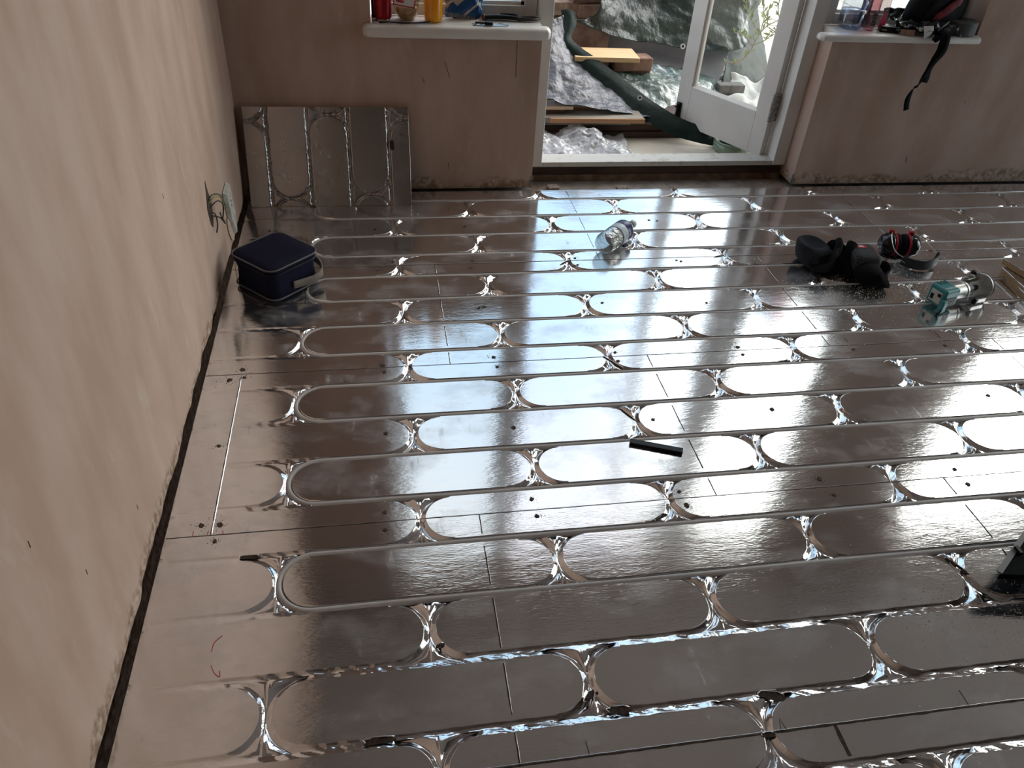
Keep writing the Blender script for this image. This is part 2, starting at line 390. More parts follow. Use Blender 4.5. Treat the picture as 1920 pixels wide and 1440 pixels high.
def foil_mesh(name, cells, xmin, xmax, ymin, ymax, m, parent=None, crump=1.0, pipes=True):
    tp, tf = tile(); allp = []; allf = []; kk = []; base = 0
    for k in cells:
        c0 = crossx(k); i0 = math.floor((xmin-c0)/PER); i1 = math.ceil((xmax-c0)/PER)
        for i in range(i0, i1):
            px = tp[:, 0]+c0+i*PER; py = (Y0-(k+1)*KP)+tp[:, 1]
            allp.append(np.stack([px, py], 1)); allf += [tuple(b+base for b in f) for f in tf]; kk.append(np.full(len(tp), k)); base += len(tp)
    P = np.concatenate(allp); K = np.concatenate(kk)
    key = np.round(P, 5); key2 = key.copy()
    _, first, inv = np.unique(key2, axis=0, return_index=True, return_inverse=True); inv = inv.ravel()
    P = P[first]; K = K[first]
    F = []
    for f in allf:
        g = []
        for i in f:
            j = int(inv[i])
            if not g or g[-1] != j: g.append(j)
        if len(g) > 1 and g[0] == g[-1]: g.pop()
        if len(g) < 3: continue
        xs = P[g, 0]; ys = P[g, 1]
        if xs.max() <= xmin or xs.min() >= xmax or ys.max() <= ymin or ys.min() >= ymax: continue
        F.append(tuple(g))
    x = P[:, 0].copy(); y = P[:, 1].copy()
    h, cr_, d = groove_height(x, y, K, pipes)
    cxx = np.where(K % 2 == 0, .355, .055); uu = (x-cxx)/PER; uxx = np.abs(x-(cxx+np.round(uu)*PER)); vyy = (Y0-y)-(K+.5)*KP
    corner = (uxx < R) & (np.hypot(uxx-R, vyy) > R+.0129)
    idx = np.where(((cr_ & (d < .0122)) | corner) & (x > xmin-.02) & (x < xmax+.02))[0]
    xi, yi = x[idx], y[idx]
    n1 = vnoise(xi+.8*yi, yi, 34, 1.); n2 = vnoise(xi+2.2*yi, yi*.6, 52, 5.); n3 = vnoise(xi, yi, 17, 9.)
    wgt = np.where(cr_[idx], 1., .16)*crump*(.12+.88*sstep(-.46, -.1, xi))
    rid = (1-2*np.abs(n1)-.5)*.0022+(1-2*np.abs(n2)-.5)*.0022
    h[idx] += rid*wgt
    h[idx] = np.where(cr_[idx], h[idx]*(1+.4*n3), h[idx])
    h = np.minimum(h, .0016)
    x = np.clip(x, xmin, xmax); y = np.clip(y, ymin, ymax)
    me = bpy.data.meshes.new(name); me.from_pydata(np.stack([x, y, h], 1).tolist(), [], F)
    me.materials.append(m)
    flat = np.abs(h) < 1e-5
    me.polygons.foreach_set('use_smooth', [not all(flat[i] for i in f) for f in F])
    me.validate()
    o = bpy.data.objects.new(name, me); C.objects.link(o)
    if parent: o.parent = parent
    return o
XR = 3.25
floor = struct(foil_mesh('floor', range(-1, 20), XL, XR, Y0-20*KP, YT, M_foil))
b = MB(); b.box(XL, 5.2, -2.6, Y0-20*KP, -.03, 0); b.box(XR, 5.2, Y0-20*KP, YT, -.03, 0)
b.build('foil_board_surface', M_foil, floor)
b = MB(); b.box(-.505, 5.3, -2.7, 3.40, -.06, -.026); b.build('subfloor', M_conc, floor)
b = MB(); b.box(-.60, 5.3, -2.7, 3.40, -.20, -.16); b.build('gap_shade_sheet', M_hole, floor)  # near-black sheet added below so the gap at the wall looks shaded
b = MB(); b.box(XL, XL+.001, -2.6, YT, -.026, -.0015); b.box(XL, XR, YT-.001, YT, -.026, -.0035); b.build('board_edge', M_chip, floor)

# joints between boards: a dark slit with a torn lip of foil beside it
M_lip = mat('foil_lip', (.86, .85, .84), .22, metal=1, bump=.5, bump_scale=400)
def joint(p, q, wd=.0014, lip=0, jit=.0004):
    p = Vector((*p, 0)); q = Vector((*q, 0)); L = (q-p).length; n = max(2, int(L/.012)); d = (q-p)/L; s_ = Vector((-d.y, d.x, 0))
    vs = []; fs = []
    for i in range(n+1):
        c = p+(q-p)*i/n; o_ = s_*(noise.noise(c*40)*jit*2.5); W = wd*(.6+.8*abs(noise.noise(c*25+Vector((3, 0, 0)))))
        kx = (Y0-c.y)/KP; dl = abs(kx-round(kx))*KP
        z = .0005 if (dl > .012 or c.x < -.27) else -.0185
        if z > 0: pass
        elif dl <= .012 and 0 <= round(kx) <= 13: z = -.0185
        elif dl <= .012: z = -.009
        vs += [tuple(c+o_-s_*W+Vector((0, 0, z))), tuple(c+o_+s_*W+Vector((0, 0, z)))]
        if i: k = 2*i; fs.append((k-2, k-1, k+1, k))
    b = MB(); b.add(vs, fs); o = b.build('board_joint', M_hole, floor)
    if lip:
        path = []
        b = MB()
        for i in range(n+1):
            c = p+(q-p)*i/n; kx = (Y0-c.y)/KP; dl = abs(kx-round(kx))*KP
            if dl > .012 or c.x < -.27: path.append(c+s_*(wd*1.3+noise.noise(c*60)*.0012)+Vector((0, 0, .0008)))
            else:
                if len(path) > 2: b.tube(path, lambda t: .0009*lip, 5)
                path = []
        if len(path) > 2: b.tube(path, lambda t: .0009*lip, 5)
        if b.v: b.build('foil_lip', M_lip, floor, smooth=True)
ky = lambda k: Y0-k*KP
for k_ in (3.5, 7.5, 11.5, 15.5, 19.5):
    joint((XL+.002, ky(k_)), (XR, ky(k_)), .0011 if k_ != 15.5 else .0022, lip=.7 if k_ in (3.5, 15.5) else .35)
for x_, a_, b_, wd, lip in ((.79, -.55, 3.5, .0011, 0), (2.03, -.55, 3.5, .0011, 1), (.18, 3.5, 7.5, .0012, 1), (1.405, 3.5, 7.5, .0012, .8),
                            (-.417, 7.6, 11.5, .0014, 1.6), (.79, 7.5, 11.5, .0012, .5), (1.99, 7.5, 11.5, .0011, .5), (.193, 11.5, 15.5, .0015, .4),
                            (1.42, 11.5, 15.5, .0018, .4), (.80, 15.5, 19.5, .0050, 0), (2.55, 11.5, 15.5, .001, 0), (2.62, 3.5, 7.5, .001, .5), (-.40, -.5, 3.5, .001, 0)):
    joint((x_, ky(a_)), (x_, ky(b_)), wd, lip)

# screw holes with little heaps of swarf
SCR = [(-0.416, 1.867), (-0.407, 1.829), (-0.447, 1.82), (-0.439, 1.545), (-0.405, 1.226), (-0.442, 1.276), (-0.401, 1.275), (-0.027, 1.275), (-0.029, 1.219), (-0.018, 1.553), (0.324, 1.545), (0.327, 1.28), (0.33, 1.224), (0.716, 1.543), (0.7, 1.267), (0.704, 1.22), (0.693, 1.865), (0.69, 1.82), (0.318, 1.821), (0.313, 1.87), (-0.019, 1.856), (-0.015, 1.822), (0.303, 2.146), (0.32, 2.151), (1.096, 1.862), (1.097, 1.822), (1.077, 1.555), (1.083, 1.274), (1.093, 1.216), (1.471, 1.271), (1.473, 1.215), (1.474, 1.821), (1.799, 1.817), (1.774, 1.558), (0.699, 2.462), (0.697, 2.411), (1.08, 2.425), (1.095, 2.416), (1.074, 2.757), (1.106, 2.75), (0.724, 2.151), (1.089, 2.126), (0.032, 2.468), (-0.022, 2.414), (0.316, 2.46), (0.31, 2.41), (0.318, 2.733), (-0.026, 2.726), (-0.413, 2.731), (-0.39, 2.73), (2.145, 2.444)]
for i, (x_, y_) in enumerate(SCR):
    b = MB(); r = random.Random(i); big = r.uniform(.85, 1.35)
    if y_ > 2: big *= .75
    n_ = 11; b.prism([(x_+math.cos(2*PI*j/n_)*.0052*big*r.uniform(.7, 1.3), y_+math.sin(2*PI*j/n_)*.0052*big*r.uniform(.7, 1.3)) for j in range(n_)], 0.0002, .0016)
    for j in range(int(34*big)):
        a = r.uniform(0, 2*PI); d = abs(r.gauss(0, .010*big)); s_ = r.uniform(.0004, .0014); X_, Y_ = x_+d*math.cos(a)*1.3, y_+d*math.sin(a)
        b.add([(X_-s_, Y_-s_, .0003), (X_+s_, Y_-s_*.6, .0003), (X_, Y_+s_, .0003), (X_, Y_, s_+.0003)], [(0, 1, 3), (1, 2, 3), (2, 0, 3), (0, 2, 1)])
    b.build('screw_hole', M_dust, floor)
# holes torn in the foil over the grooves
for i, (x0, y0, x1, y1, wd) in enumerate([(-0.079, 0.721, -0.025, 0.721, 0.016), (-0.342, 1.172, -0.304, 1.171, 0.012), (0.379, 0.724, 0.415, 0.721, 0.021), (0.338, 0.749, 0.356, 0.766, 0.014), (0.685, 0.721, 0.724, 0.709, 0.021), (0.655, 0.642, 0.674, 0.64, 0.012), (1.263, 0.995, 1.288, 0.947, 0.008), (0.611, 1.182, 0.645, 1.198, 0.012), (0.654, 1.84, 0.695, 1.779, 0.008), (0.637, 2.418, 0.676, 2.448, 0.009), (1.239, 2.441, 1.28, 2.451, 0.009), (0.634, 1.601, 0.666, 1.54, 0.007), (0.064, 0.899, 0.078, 0.905, 0.009), (1.875, 2.799, 1.887, 2.788, 0.005), (0.961, 2.605, 0.97, 2.605, 0.006)]):
    r = random.Random(50+i); d = Vector((x1-x0, y1-y0)); L = d.length; d /= L; s_ = Vector((-d.y, d.x)); c = Vector(((x0+x1)/2, (y0+y1)/2)); pts = []
    for j in range(18):
        a = 2*PI*j/18; ca, sa = math.cos(a), math.sin(a); q = r.uniform(.8, 1.15)
        ex = (abs(ca)**.6)*math.copysign(1, ca)*(L/2+wd*.25)*q; ey = (abs(sa)**.8)*math.copysign(1, sa)*wd*.42*q
        p = c+d*ex+s_*ey; pts.append((p.x, p.y))
    b = MB(); b.prism(pts, .0002, .0012); b.build('torn_hole', M_hole, floor)
    b = MB(); b.tube([(*p, .0013+.001*abs(math.sin(j*2.3))) for j, p in enumerate(pts[2:11])], .0011, 5); b.build('torn_foil_edge', M_lip, floor, smooth=True)
M_red = mat('red_marker', (.42, .02, .03), .6); M_bm = mat('black_marker', (.02, .02, .02), .6)
for i, l_ in enumerate([[(-0.357, 0.976), (-0.37, 0.962), (-0.373, 0.942)], [(-0.369, 0.911), (-0.361, 0.894), (-0.35, 0.885), (-0.352, 0.898)], [(-0.456, 1.261), (-0.456, 1.247)], [(-0.423, 1.258), (-0.425, 1.247)], [(-0.393, 1.255), (-0.389, 1.246)], [(0.691, 0.644), (0.699, 0.669), (0.703, 0.647)], [(1.088, 0.68), (1.088, 0.645)], [(0.32, 0.674), (0.321, 0.648)], [(1.797, 1.911), (1.804, 1.866)], [(1.812, 1.91), (1.811, 1.859)], [(1.478, 1.884), (1.478, 1.863)]]):
    b = MB(); pth = spline([(*p, .0006) for p in l_], 6) if i < 2 else [Vector((*p, .0006)) for p in l_]
    b.ribbon(pth, (0, 0, 1), .0003, .0013); b.build('marker_line', M_red if i < 5 or i in (8,) else M_bm, floor)

# ------------------------------------------------------------------ the pipe
path = []
xr = 3.32
def jx(x, k): return Y0-k*KP+.0010*math.sin(x*7+k*2)
for k in range(0, 14, 2):
    xs = [xr-.075-(xr-.075+.18)*i/46 for i in range(47)]
    path += [(x, jx(x, k), -.0085) for x in xs]
    cx_, cy_ = -.182, Y0-(k+.5)*KP
    path += [(cx_-R*math.sin(a), cy_+R*math.cos(a), -.0085) for a in [PI*i/24 for i in range(1, 24)]]
    path += [(x, jx(x, k+1), -.0085) for x in reversed(xs)]
    if k < 12:
        cx_, cy_ = xr-.075, Y0-(k+1.5)*KP
        path += [(cx_+R*math.sin(a), cy_+R*math.cos(a), .001) for a in [PI*i/16 for i in range(1, 16)]]
b = MB(); b.tube([(p[0], p[1], p[2]+.0008) for p in path], .0078, 12, upv=(0, 0, 1))
tag(b.build('heating_pipe', M_pipe, smooth=True), 'long pale grey heating pipe snaking back and forth in grooves of the foil floor', 'pipe')

# ------------------------------------------------------------------ walls
YW, YF = 3.09, 3.25
TOP = 2.72; CH = 2.92
def wallmesh(name, fn, m=M_plaster, bevel=0):
    b = MB(); fn(b); return struct(b.build(name, m, bevel=bevel))
def left(b):
    # plaster face whose ragged foot hangs just above the floor, dark recess behind
    n = 300; y0, y1 = -2.6, YW+.02; vs = []; fs = []
    for i in range(n+1):
        y = y0+(y1-y0)*i/n; z = .012+.016*noise.noise(Vector((y*3, 0, 0)))+.010*noise.noise(Vector((y*19, 2, 0)))
        dx = .006*noise.noise(Vector((y*9, 5, 0)))
        vs += [(-.553, y, z), (-.531+dx, y, z), (-.530, y, z+.05+.02*noise.noise(Vector((y*8, 7, 0)))), (-.530, y, CH), (-.553, y, CH)]
        if i:
            k = 5*i
            for j in range(4): fs.append((k-5+j, k-4+j, k+1+j, k+j))
    b.add(vs, fs)
    b.box(-.60, -.5535, y0, y1, -.16, CH)
wallmesh('wall_left', left)
def back(b):
    b.box(-.60, 0, YW, YF+.12, -.20, CH)
    b.box(0, .645, YW, YF+.12, 0, .605)
    b.box(1.85, 2.49, YW, YF+.12, 0, .62)
    b.box(2.49, 3.35, YW, YF+.12, 0, CH); b.box(3.35, 4.75, YW, YF+.12, 0, 1.0); b.box(3.35, 4.75, YW, YF+.12, TOP, CH); b.box(4.75, 5.3, YW, YF+.12, 0, CH)
    b.box(0, 2.49, YW, YF+.12, TOP, CH)
wallmesh('wall_back', back)
def right(b):
    b.box(5.2, 5.3, -2.6, .3, -.03, CH); b.box(5.2, 5.3, 2.9, YW, -.03, CH)
    b.box(5.2, 5.3, .3, 2.9, -.03, .08); b.box(5.2, 5.3, .3, 2.9, 2.25, CH)
wallmesh('wall_right', right, M_dim)
wallmesh('wall_rear', lambda b: b.box(-.6, 5.3, -2.7, -2.6, -.03, CH), M_dim)
wallmesh('ceiling', lambda b: b.box(-.6, 5.3, -2.7, YF+.12, CH, CH+.1), M_ceiling)
# dirty strips and metal corner bead
M_bead = mat('metal_bead', (.35, .36, .38), .45, metal=.7, noise_scale=80, col2=(.12, .11, .10))
b = MB(); b.box(1.846, 1.855, YW-.003, YW+.004, 0, .05); b.box(.640, .648, YW-.003, YW+.004, 0, .05)
struct(b.build('trim_3', M_bead))

# ------------------------------------------------------------------ frames, windows, sills, threshold
b = MB()
b.box(.645, .705, 3.19, 3.29, .05, TOP); b.box(1.79, 1.85, 3.19, 3.29, .05, TOP); b.box(.705, 1.79, 3.19, 3.29, TOP-.06, TOP)
b.box(.697, .712, 3.24, 3.29, .06, TOP-.06)
tr = struct(b.build('trim_1', M_white, bevel=.003))
b = MB(); b.box(.65, 1.845, 3.195, 3.29, .046, .068); b.build('threshold_board', M_dirtywhite, tr, bevel=.002)
b = MB(); b.box(.648, 1.848, 3.215, 3.28, -.026, .046); b.build('sill_beam', M_darkwood, tr)
b = MB(); b.box(.65, 1.845, 3.205, 3.216, -.026, .004); b.build('sill_packer', mat('old_timber', (.10, .06, .04), .8, noise_scale=20, col2=(.2, .13, .09)), tr)
def window(num, x0, x1, zs, label_side):
    b = MB(); z0 = zs; s = .05
    b.box(x0, x0+s, 3.22, 3.28, z0, TOP-.02); b.box(x1-s, x1, 3.22, 3.28, z0, TOP-.02)
    b.box(x0+s, x1-s, 3.22, 3.28, z0, z0+.042); b.box(x0+s, x1-s, 3.22, 3.28, TOP-.07, TOP-.02)
    o = struct(b.build('window_%d' % num, M_white, bevel=.003))
    b = MB(); i = .012
    b.box(x0+s, x0+s+i, 3.238, 3.25, z0+.042, TOP-.07); b.box(x1-s-i, x1-s, 3.238, 3.25, z0+.042, TOP-.07)
    b.box(x0+s, x1-s, 3.238, 3.25, z0+.042, z0+.042+i); b.build('glazing_bead', M_sill, o)
    b = MB(); b.box(x0+s-.005, x1-s+.005, 3.252, 3.256, z0+.037, TOP-.065); b.build('pane', M_pane, o)
    return o
w1 = window(1, .005, .643, .648, 'left'); w2 = window(2, 1.852, 2.488, .648, 'right'); w4 = window(4, 3.352, 4.748, 1.0, 'far right')
# unseen glazed doors added in the right wall to light the left wall
b = MB()
for y_ in (.30, 1.56, 2.85): b.box(5.22, 5.27, y_, y_+.05, .08, 2.25)
b.box(5.22, 5.27, 0.35, 2.85, .08, .16); b.box(5.22, 5.27, 0.35, 2.85, 2.18, 2.25)
o = struct(b.build('window_3', M_white)); b = MB(); b.box(5.243, 5.247, 0.32, 2.88, .12, 2.2); b.build('pane', M_pane, o)
def sill(par, x0, x1, zlo, zhi, ext_l, ext_r, in_l, in_r, endl, endr):
    # bull-nosed board: part in front of the wall is longer than the part in the reveal
    prof = [(3.222, zlo), (YW-.02, zlo)]+[(YW-.02-.0+-.016-.022*math.sin(a), (zlo+zhi)/2-(zhi-zlo)/2*math.cos(a)) for a in [PI*i/10 for i in range(11)]]+[(3.222, zhi)]
    vs = []; n = len(prof)
    b = MB()
    pr = [(y, z) for y, z in prof]
    vs = [(x0, y, z) for y, z in pr]+[(x1, y, z) for y, z in pr]
    b.add(vs, [tuple(range(n)), tuple(reversed(range(n, 2*n)))]+[(i, (i+1) % n, n+(i+1) % n, n+i) for i in range(n)])
    return b
def sillmesh(par, x0, x1, zlo, zhi, xin0, xin1):
    b = MB(); yf = YW-.045; r = (zhi-zlo)/2; zc = (zlo+zhi)/2
    # front nosing with rounded ends, swept profile
    path = [(x0+.0, YW+.0, zc)]
    prof = [(-math.cos(a)*r, math.sin(a)*r) for a in [PI*i/8-PI/2 for i in range(9)]]
    outline = [(x0, YW+.005), (x0, yf+.02), (x0+.012, yf+.004), (x0+.03, yf), (x1-.03, yf), (x1-.012, yf+.004), (x1, yf+.02), (x1, YW+.005)]
    # stack of insets to round the edge
    layers = [(0.010, zlo), (.003, zlo+.003), (0, zlo+.010), (0, zhi-.014), (.003, zhi-.006), (.009, zhi-.0015), (.016, zhi)]
    cx_ = (x0+x1)/2
    rings = []
    for ins, z in layers:
        rings.append([(x+ins*(1 if x < cx_ else -1), (y+ins) if y < YW else y, z) for x, y in outline])
    n = len(outline); vs = [p for rg in rings for p in rg]; fs = []
    for j in range(len(rings)-1):
        for i in range(n): i2 = (i+1) % n; fs.append((j*n+i, j*n+i2, (j+1)*n+i2, (j+1)*n+i))
    fs += [tuple(reversed(range(n))), tuple((len(rings)-1)*n+i for i in range(n))]
    b.add(vs, fs); b.box(xin0, xin1, YW+.005, 3.222, zlo, zhi)
    return b.build('window_sill', M_sill, par, smooth=False, bevel=.002)
sillmesh(w1, -.030, .672, .606, .648, .002, .643); sillmesh(w2, 1.775, 2.500, .620, .648, 1.852, 2.487)

# ------------------------------------------------------------------ the open door leaf, swung outward
hx, hy = 1.752, 3.262; fx, fy = 1.490, 3.742
ang = math.atan2(fy-hy, fx-hx); LW = math.hypot(fx-hx, fy-hy)
door = bpy.data.objects.new('door_1', None); C.objects.link(door); door.location = (hx, hy, .06); door.rotation_euler = (0, 0, ang); struct(door)
door['label'] = 'white glazed door leaf standing open outward on its right hinges'
HT = 2.58; T = .042
# local: x from hinge to free edge, y thickness (room side is +y), z up
b = MB(); b.box(0, .075, -T, 0, 0, HT); b.build('hinge_stile', M_white, door, bevel=.002)
b = MB(); b.box(LW-.078, LW, -T, 0, 0, HT); b.build('free_stile', M_white, door, bevel=.002)
b = MB(); b.box(.075, LW-.078, -T, 0, 0, .188); b.build('bottom_rail', M_white, door, bevel=.002)
b = MB(); b.box(.075, LW-.078, -T, 0, HT-.08, HT); b.build('top_rail', M_white, door, bevel=.002)
b = MB()
for x0, x1, z0, z1 in ((.075, .087, .188, HT-.08), (LW-.09, LW-.078, .188, HT-.08)): b.box(x0, x1, -.026, -.012, z0, z1)
b.build('glazing_bead', M_white, door)
b = MB(); b.add([(.075, -.001, .188), (LW-.078, -.001, .188), (LW-.078, -.022, .200), (.075, -.022, .200), (.075, -.022, .18), (LW-.078, -.022, .18)], [(0, 1, 2, 3), (0, 3, 4), (1, 5, 2), (3, 2, 5, 4), (0, 4, 5, 1)])
b.build('bottom_bead', M_sill, door)
b = MB(); b.box(.080, LW-.083, -.024, -.020, .19, HT-.085); b.build('pane', M_pane, door)
b = MB(); b.box(LW-.040, LW-.012, 0, .008, .012, .100); b.tube([(LW-.026, .012, .035), (LW-.026, .012, .085)], .006, 8); b.tube([(LW-.026, .010, .082), (LW-.026, .032, .082)], .005, 8); b.tube([(LW-.034, .012, .094), (LW-.018, .012, .094)], .005, 8)
b.build('black_bolt', M_black, door, bevel=.001)
b = MB(); b.box(-.012, .002, -.045, .004, .165, .285); b.tube([(-.004, .006, .165), (-.004, .006, .285)], .007, 8); b.build('hinge', mat('painted_hinge', (.42, .40, .37), .5, noise_scale=70, col2=(.12, .11, .10)), door, bevel=.001)

# ------------------------------------------------------------------ socket box hanging by its wires out of the left wall
s = thing('wire_hole', 'ragged dark hole in the left plaster wall with loose electrical wires hanging out', 'wall hole', (-.530, 2.37, .27))
pts = [(-.028, -.05), (-.036, -.02), (-.040, .012), (-.020, .04), (.0, .085), (.012, .04), (.030, .006), (.026, -.025), (.012, -.048), (-.01, -.066)]
b = MB(); b.add([(0.0015, y, z) for y, z in pts]+[(-.002, y, z) for y, z in pts], [tuple(range(10)), tuple(range(19, 9, -1))]+[(i, (i+1) % 10, 10+(i+1) % 10, 10+i) for i in range(10)]); b.build('hole', M_hole, s)
for i, (c_, pth) in enumerate([((.012, .012, .012), [(.0, -.015, .0), (.022, .02, .010), (.030, .055, -.020), (.018, .068, -.075), (.01, .085, -.06)]),
                               ((.28, .26, .05), [(.0, -.01, .015), (.020, .02, .026), (.030, .055, .0), (.026, .075, -.045)]),
                               ((.012, .012, .012), [(.0, .0, -.03), (.020, .025, -.05), (.026, .055, -.085), (.018, .075, -.08)]),
                               ((.03, .05, .03), [(.0, -.02, .02), (.012, .01, .035), (.028, .05, .015), (.03, .078, -.03)]),
                               ((.05, .03, .02), [(.0, -.02, -.01), (.014, -.01, -.02), (.014, .0, -.06), (.008, -.01, -.085)])]):
    b = MB(); b.tube(spline(pth, 6), .0022, 7); b.build('wire', mat('wire_%d' % i, c_, .5), s, smooth=True)
s = thing('socket_box', 'dirty white plastic socket box with crumbling plaster in the left wall near the corner', 'electrical box', (-.529, 2.63, .13))
b = MB(); b.add([(0, -.050, .09), (.0, .040, .095), (.0, .052, -.04), (.0, .02, -.105), (.0, -.035, -.02), (.016, -.042, .082), (.016, .034, .086), (.016, .046, -.036), (.016, .018, -.09), (.016, -.028, -.016)],
            [(5, 6, 7, 8, 9), (4, 3, 2, 1, 0), (0, 1, 6, 5), (1, 2, 7, 6), (2, 3, 8, 7), (3, 4, 9, 8), (4, 0, 5, 9)])
b.build('face_plate', mat('grubby_white_plastic', (.55, .55, .52), .5, noise_scale=40, col2=(.38, .36, .32)), s, bevel=.003)
b = MB(); b.box(.0155, .0172, -.006, -.001, .038, .045); b.box(.0155, .0172, -.006, -.001, .022, .028); b.build('screw_slot', M_hole, s)
b = MB(); b.prism([(0, 0), (.01, .0), (.01, .01)], 0, .001)
pts = [(-.055, .0), (-.03, -.02), (.0, -.07), (.022, -.10), (-.002, -.112), (-.035, -.095), (-.062, -.06), (-.066, -.02)]
b = MB(); b.add([(.004, y, z) for y, z in pts]+[(-.001, y, z) for y, z in pts], [tuple(range(8)), tuple(range(15, 7, -1))]+[(i, (i+1) % 8, 8+(i+1) % 8, 8+i) for i in range(8)])
b.build('broken_plaster', mat('broken_plaster', (.40, .27, .19), .9, noise_scale=60, col2=(.52, .42, .34), bump=1, bump_scale=120), s, bevel=.001)

# ------------------------------------------------------------------ foil-faced board leaning in the corner
bw, bh, bt = .625, .372, .020
lean = thing('offcut_board', 'foil-faced chipboard panel leaning upright against the back wall in the left corner', 'board', (-.500, 2.935, .001), (0, 0, math.radians(-0.3)))
def leaning_foil():
    # local a (0..bw) across, v (0..bh) up; grooves run upward
    nx, nz_ = 250, 150; xs = np.linspace(0, bw, nx); zs = np.linspace(0, bh, nz_); X_, Z_ = np.meshgrid(xs, zs)
    lines = [-.070, .082, .236, .390, .544]
    arcs = [(0, .32, 1), (1, .030, -1), (2, .345, 1), (3, .045, -1), (4, .330, 1)]   # gap index, z of touching point
    h = np.zeros_like(X_)
    dl = np.min([np.abs(X_-l_) for l_ in lines], axis=0)
    h = -.009*np.clip(1-dl/.009, 0, 1)**.8
    for g, zc, s_ in arcs:
        xa = lines[g]; xc = xa+.077
        for sgn in (1, -1):
            d = np.abs(np.hypot(X_-xc, Z_-(zc+sgn*.077))-.077); ok = (np.abs(X_-xc) < .085) & ((Z_-zc)*sgn > -.01) & ((Z_-zc)*sgn < .077)
            h = np.where(ok, np.minimum(h, -.009*np.clip(1-d/.009, 0, 1)**.8), h)
    xf = X_.ravel(); zf = Z_.ravel(); hf = h.ravel(); mask = np.where(hf < -.0002)[0]
    n1 = vnoise(xf[mask], zf[mask], 50, 3.); n2 = vnoise(xf[mask], zf[mask], 110, 8.)
    hf[mask] += (1-2*np.abs(n1)-.4)*.003+(1-2*np.abs(n2)-.5)*.0015
    hf = np.minimum(hf, .001)
    vs = [(float(a), float(-hh), float(z)) for a, z, hh in zip(xf, zf, hf)]
    fs = [(j*nx+i, j*nx+i+1, (j+1)*nx+i+1, (j+1)*nx+i) for j in range(nz_-1) for i in range(nx-1)]
    return vs, fs
tilt = math.atan2(.13, .35)
vs, fs = leaning_foil(); b = MB(); b.add(vs, fs)
piv = bpy.data.objects.new('board_core', None)
M_foil2 = foil('darkened_panel_foil', (.40, .375, .36), .6, .22, .34)  # foil tint darkened to stand in for the dim room it mirrors
R_ = Matrix.Rotation(-tilt, 4, 'X')
def tilt_build(b, name, m, **k):
    b.v = [tuple(R_ @ Vector(p)) for p in b.v]; return b.build(name, m, lean, **k)
tilt_build(b, 'foil_face', M_foil2, smooth=True)
b = MB(); b.box(0, bw, .0105, .0105+bt, 0, bh); b.box(0, .002, .001, .0105, 0, bh); b.box(bw-.002, bw, .001, .0105, 0, bh); b.box(0, bw, .001, .0105, bh-.002, bh); b.box(0, bw, .001, .0105, 0, .002); tilt_build(b, 'chipboard_core', M_chip)
b = MB(); b.prism([(.548, .245), (.558, .252), (.564, .245), (.565, .215), (.552, .213), (.548, .225)], -.001, .0015); b.v = [(x, -z-.0005, y) for x, y, z in b.v]; tilt_build(b, 'torn_hole', M_hole)
b = MB(); b.tube([(bw-.001, .0, 0), (bw-.0005, -.001, .1), (bw+.0005, -.001, .2), (bw-.001, 0, .3), (bw, 0, bh)], .0012, 6); tilt_build(b, 'foil_edge', M_lip, smooth=True)

# ------------------------------------------------------------------ navy cool bag
bag = thing('lunch_bag', 'navy blue zipped lunch bag with grey piping on the floor by the left wall', 'bag', (-.352, 2.348, 0), (0, 0, math.radians(45.0)))
def rrect(hx_, hy_, r, n=8, bulge=0):
    out = []
    for cx_, cy_, a0 in ((hx_-r, hy_-r, 0), (-hx_+r, hy_-r, PI/2), (-hx_+r, -hy_+r, PI), (hx_-r, -hy_+r, 3*PI/2)):
        for i in range(n+1): a = a0+PI/2*i/n; out.append((cx_+r*math.cos(a), cy_+r*math.sin(a)))
    return out
def slab(layers, r, hx_, hy_, n=8):
    b = MB(); rg = []
    for ins, z in layers: rg.append([(x, y, z) for x, y in rrect(hx_-ins, hy_-ins, max(.004, r-ins*.5), n)])
    m = len(rg[0]); vs = [p for q in rg for p in q]; fs = []
    for j in range(len(rg)-1):
        for i in range(m): fs.append((j*m+i, j*m+(i+1) % m, (j+1)*m+(i+1) % m, (j+1)*m+i))
    fs += [tuple(reversed(range(m))), tuple((len(rg)-1)*m+i for i in range(m))]
    b.add(vs, fs); return b
M_navy = mat('navy_nylon', (.004, .0045, .018), .8, bump=.3, bump_scale=500, noise_scale=6, col2=(.006, .006, .025), spec=.2)
M_piping = mat('grey_piping', (.10, .10, .105), .55)
bx, by, bz = .103, .103, .118
slab([(.008, .001), (.002, .010), (.006, .04), (.008, .07), (.002, .105), (.001, bz), (.006, bz+.004), (.03, bz+.009), (.06, bz+.010), (.09, bz+.010)], .036, bx, by).build('body', M_navy, bag, smooth=True)
for z_, nm in ((bz+.001, 'piping'), (.014, 'piping')):
    b = MB(); b.tube([(x, y, z_) for x, y in rrect(bx+.001, by+.001, .036)], .0028, 7, closed=True); b.build(nm, M_piping, bag, smooth=True)
b = MB(); b.tube([(x, y, .101) for x, y in rrect(bx-.001, by-.001, .036)], .0022, 6, closed=True); b.build('zip', M_black, bag, smooth=True)
b = MB(); hp = spline([(-.02, -.104, .042), (.02, -.112, .040), (.06, -.122, .042), (.098, -.112, .050), (.118, -.07, .062), (.113, -.02, .075), (.104, .0, .082)], 6)
b.ribbon(hp, (0, 0, 1), .026, .004); b.build('handle', mat('grey_webbing', (.20, .17, .145), .75, bump=.3, bump_scale=400), bag, smooth=True)

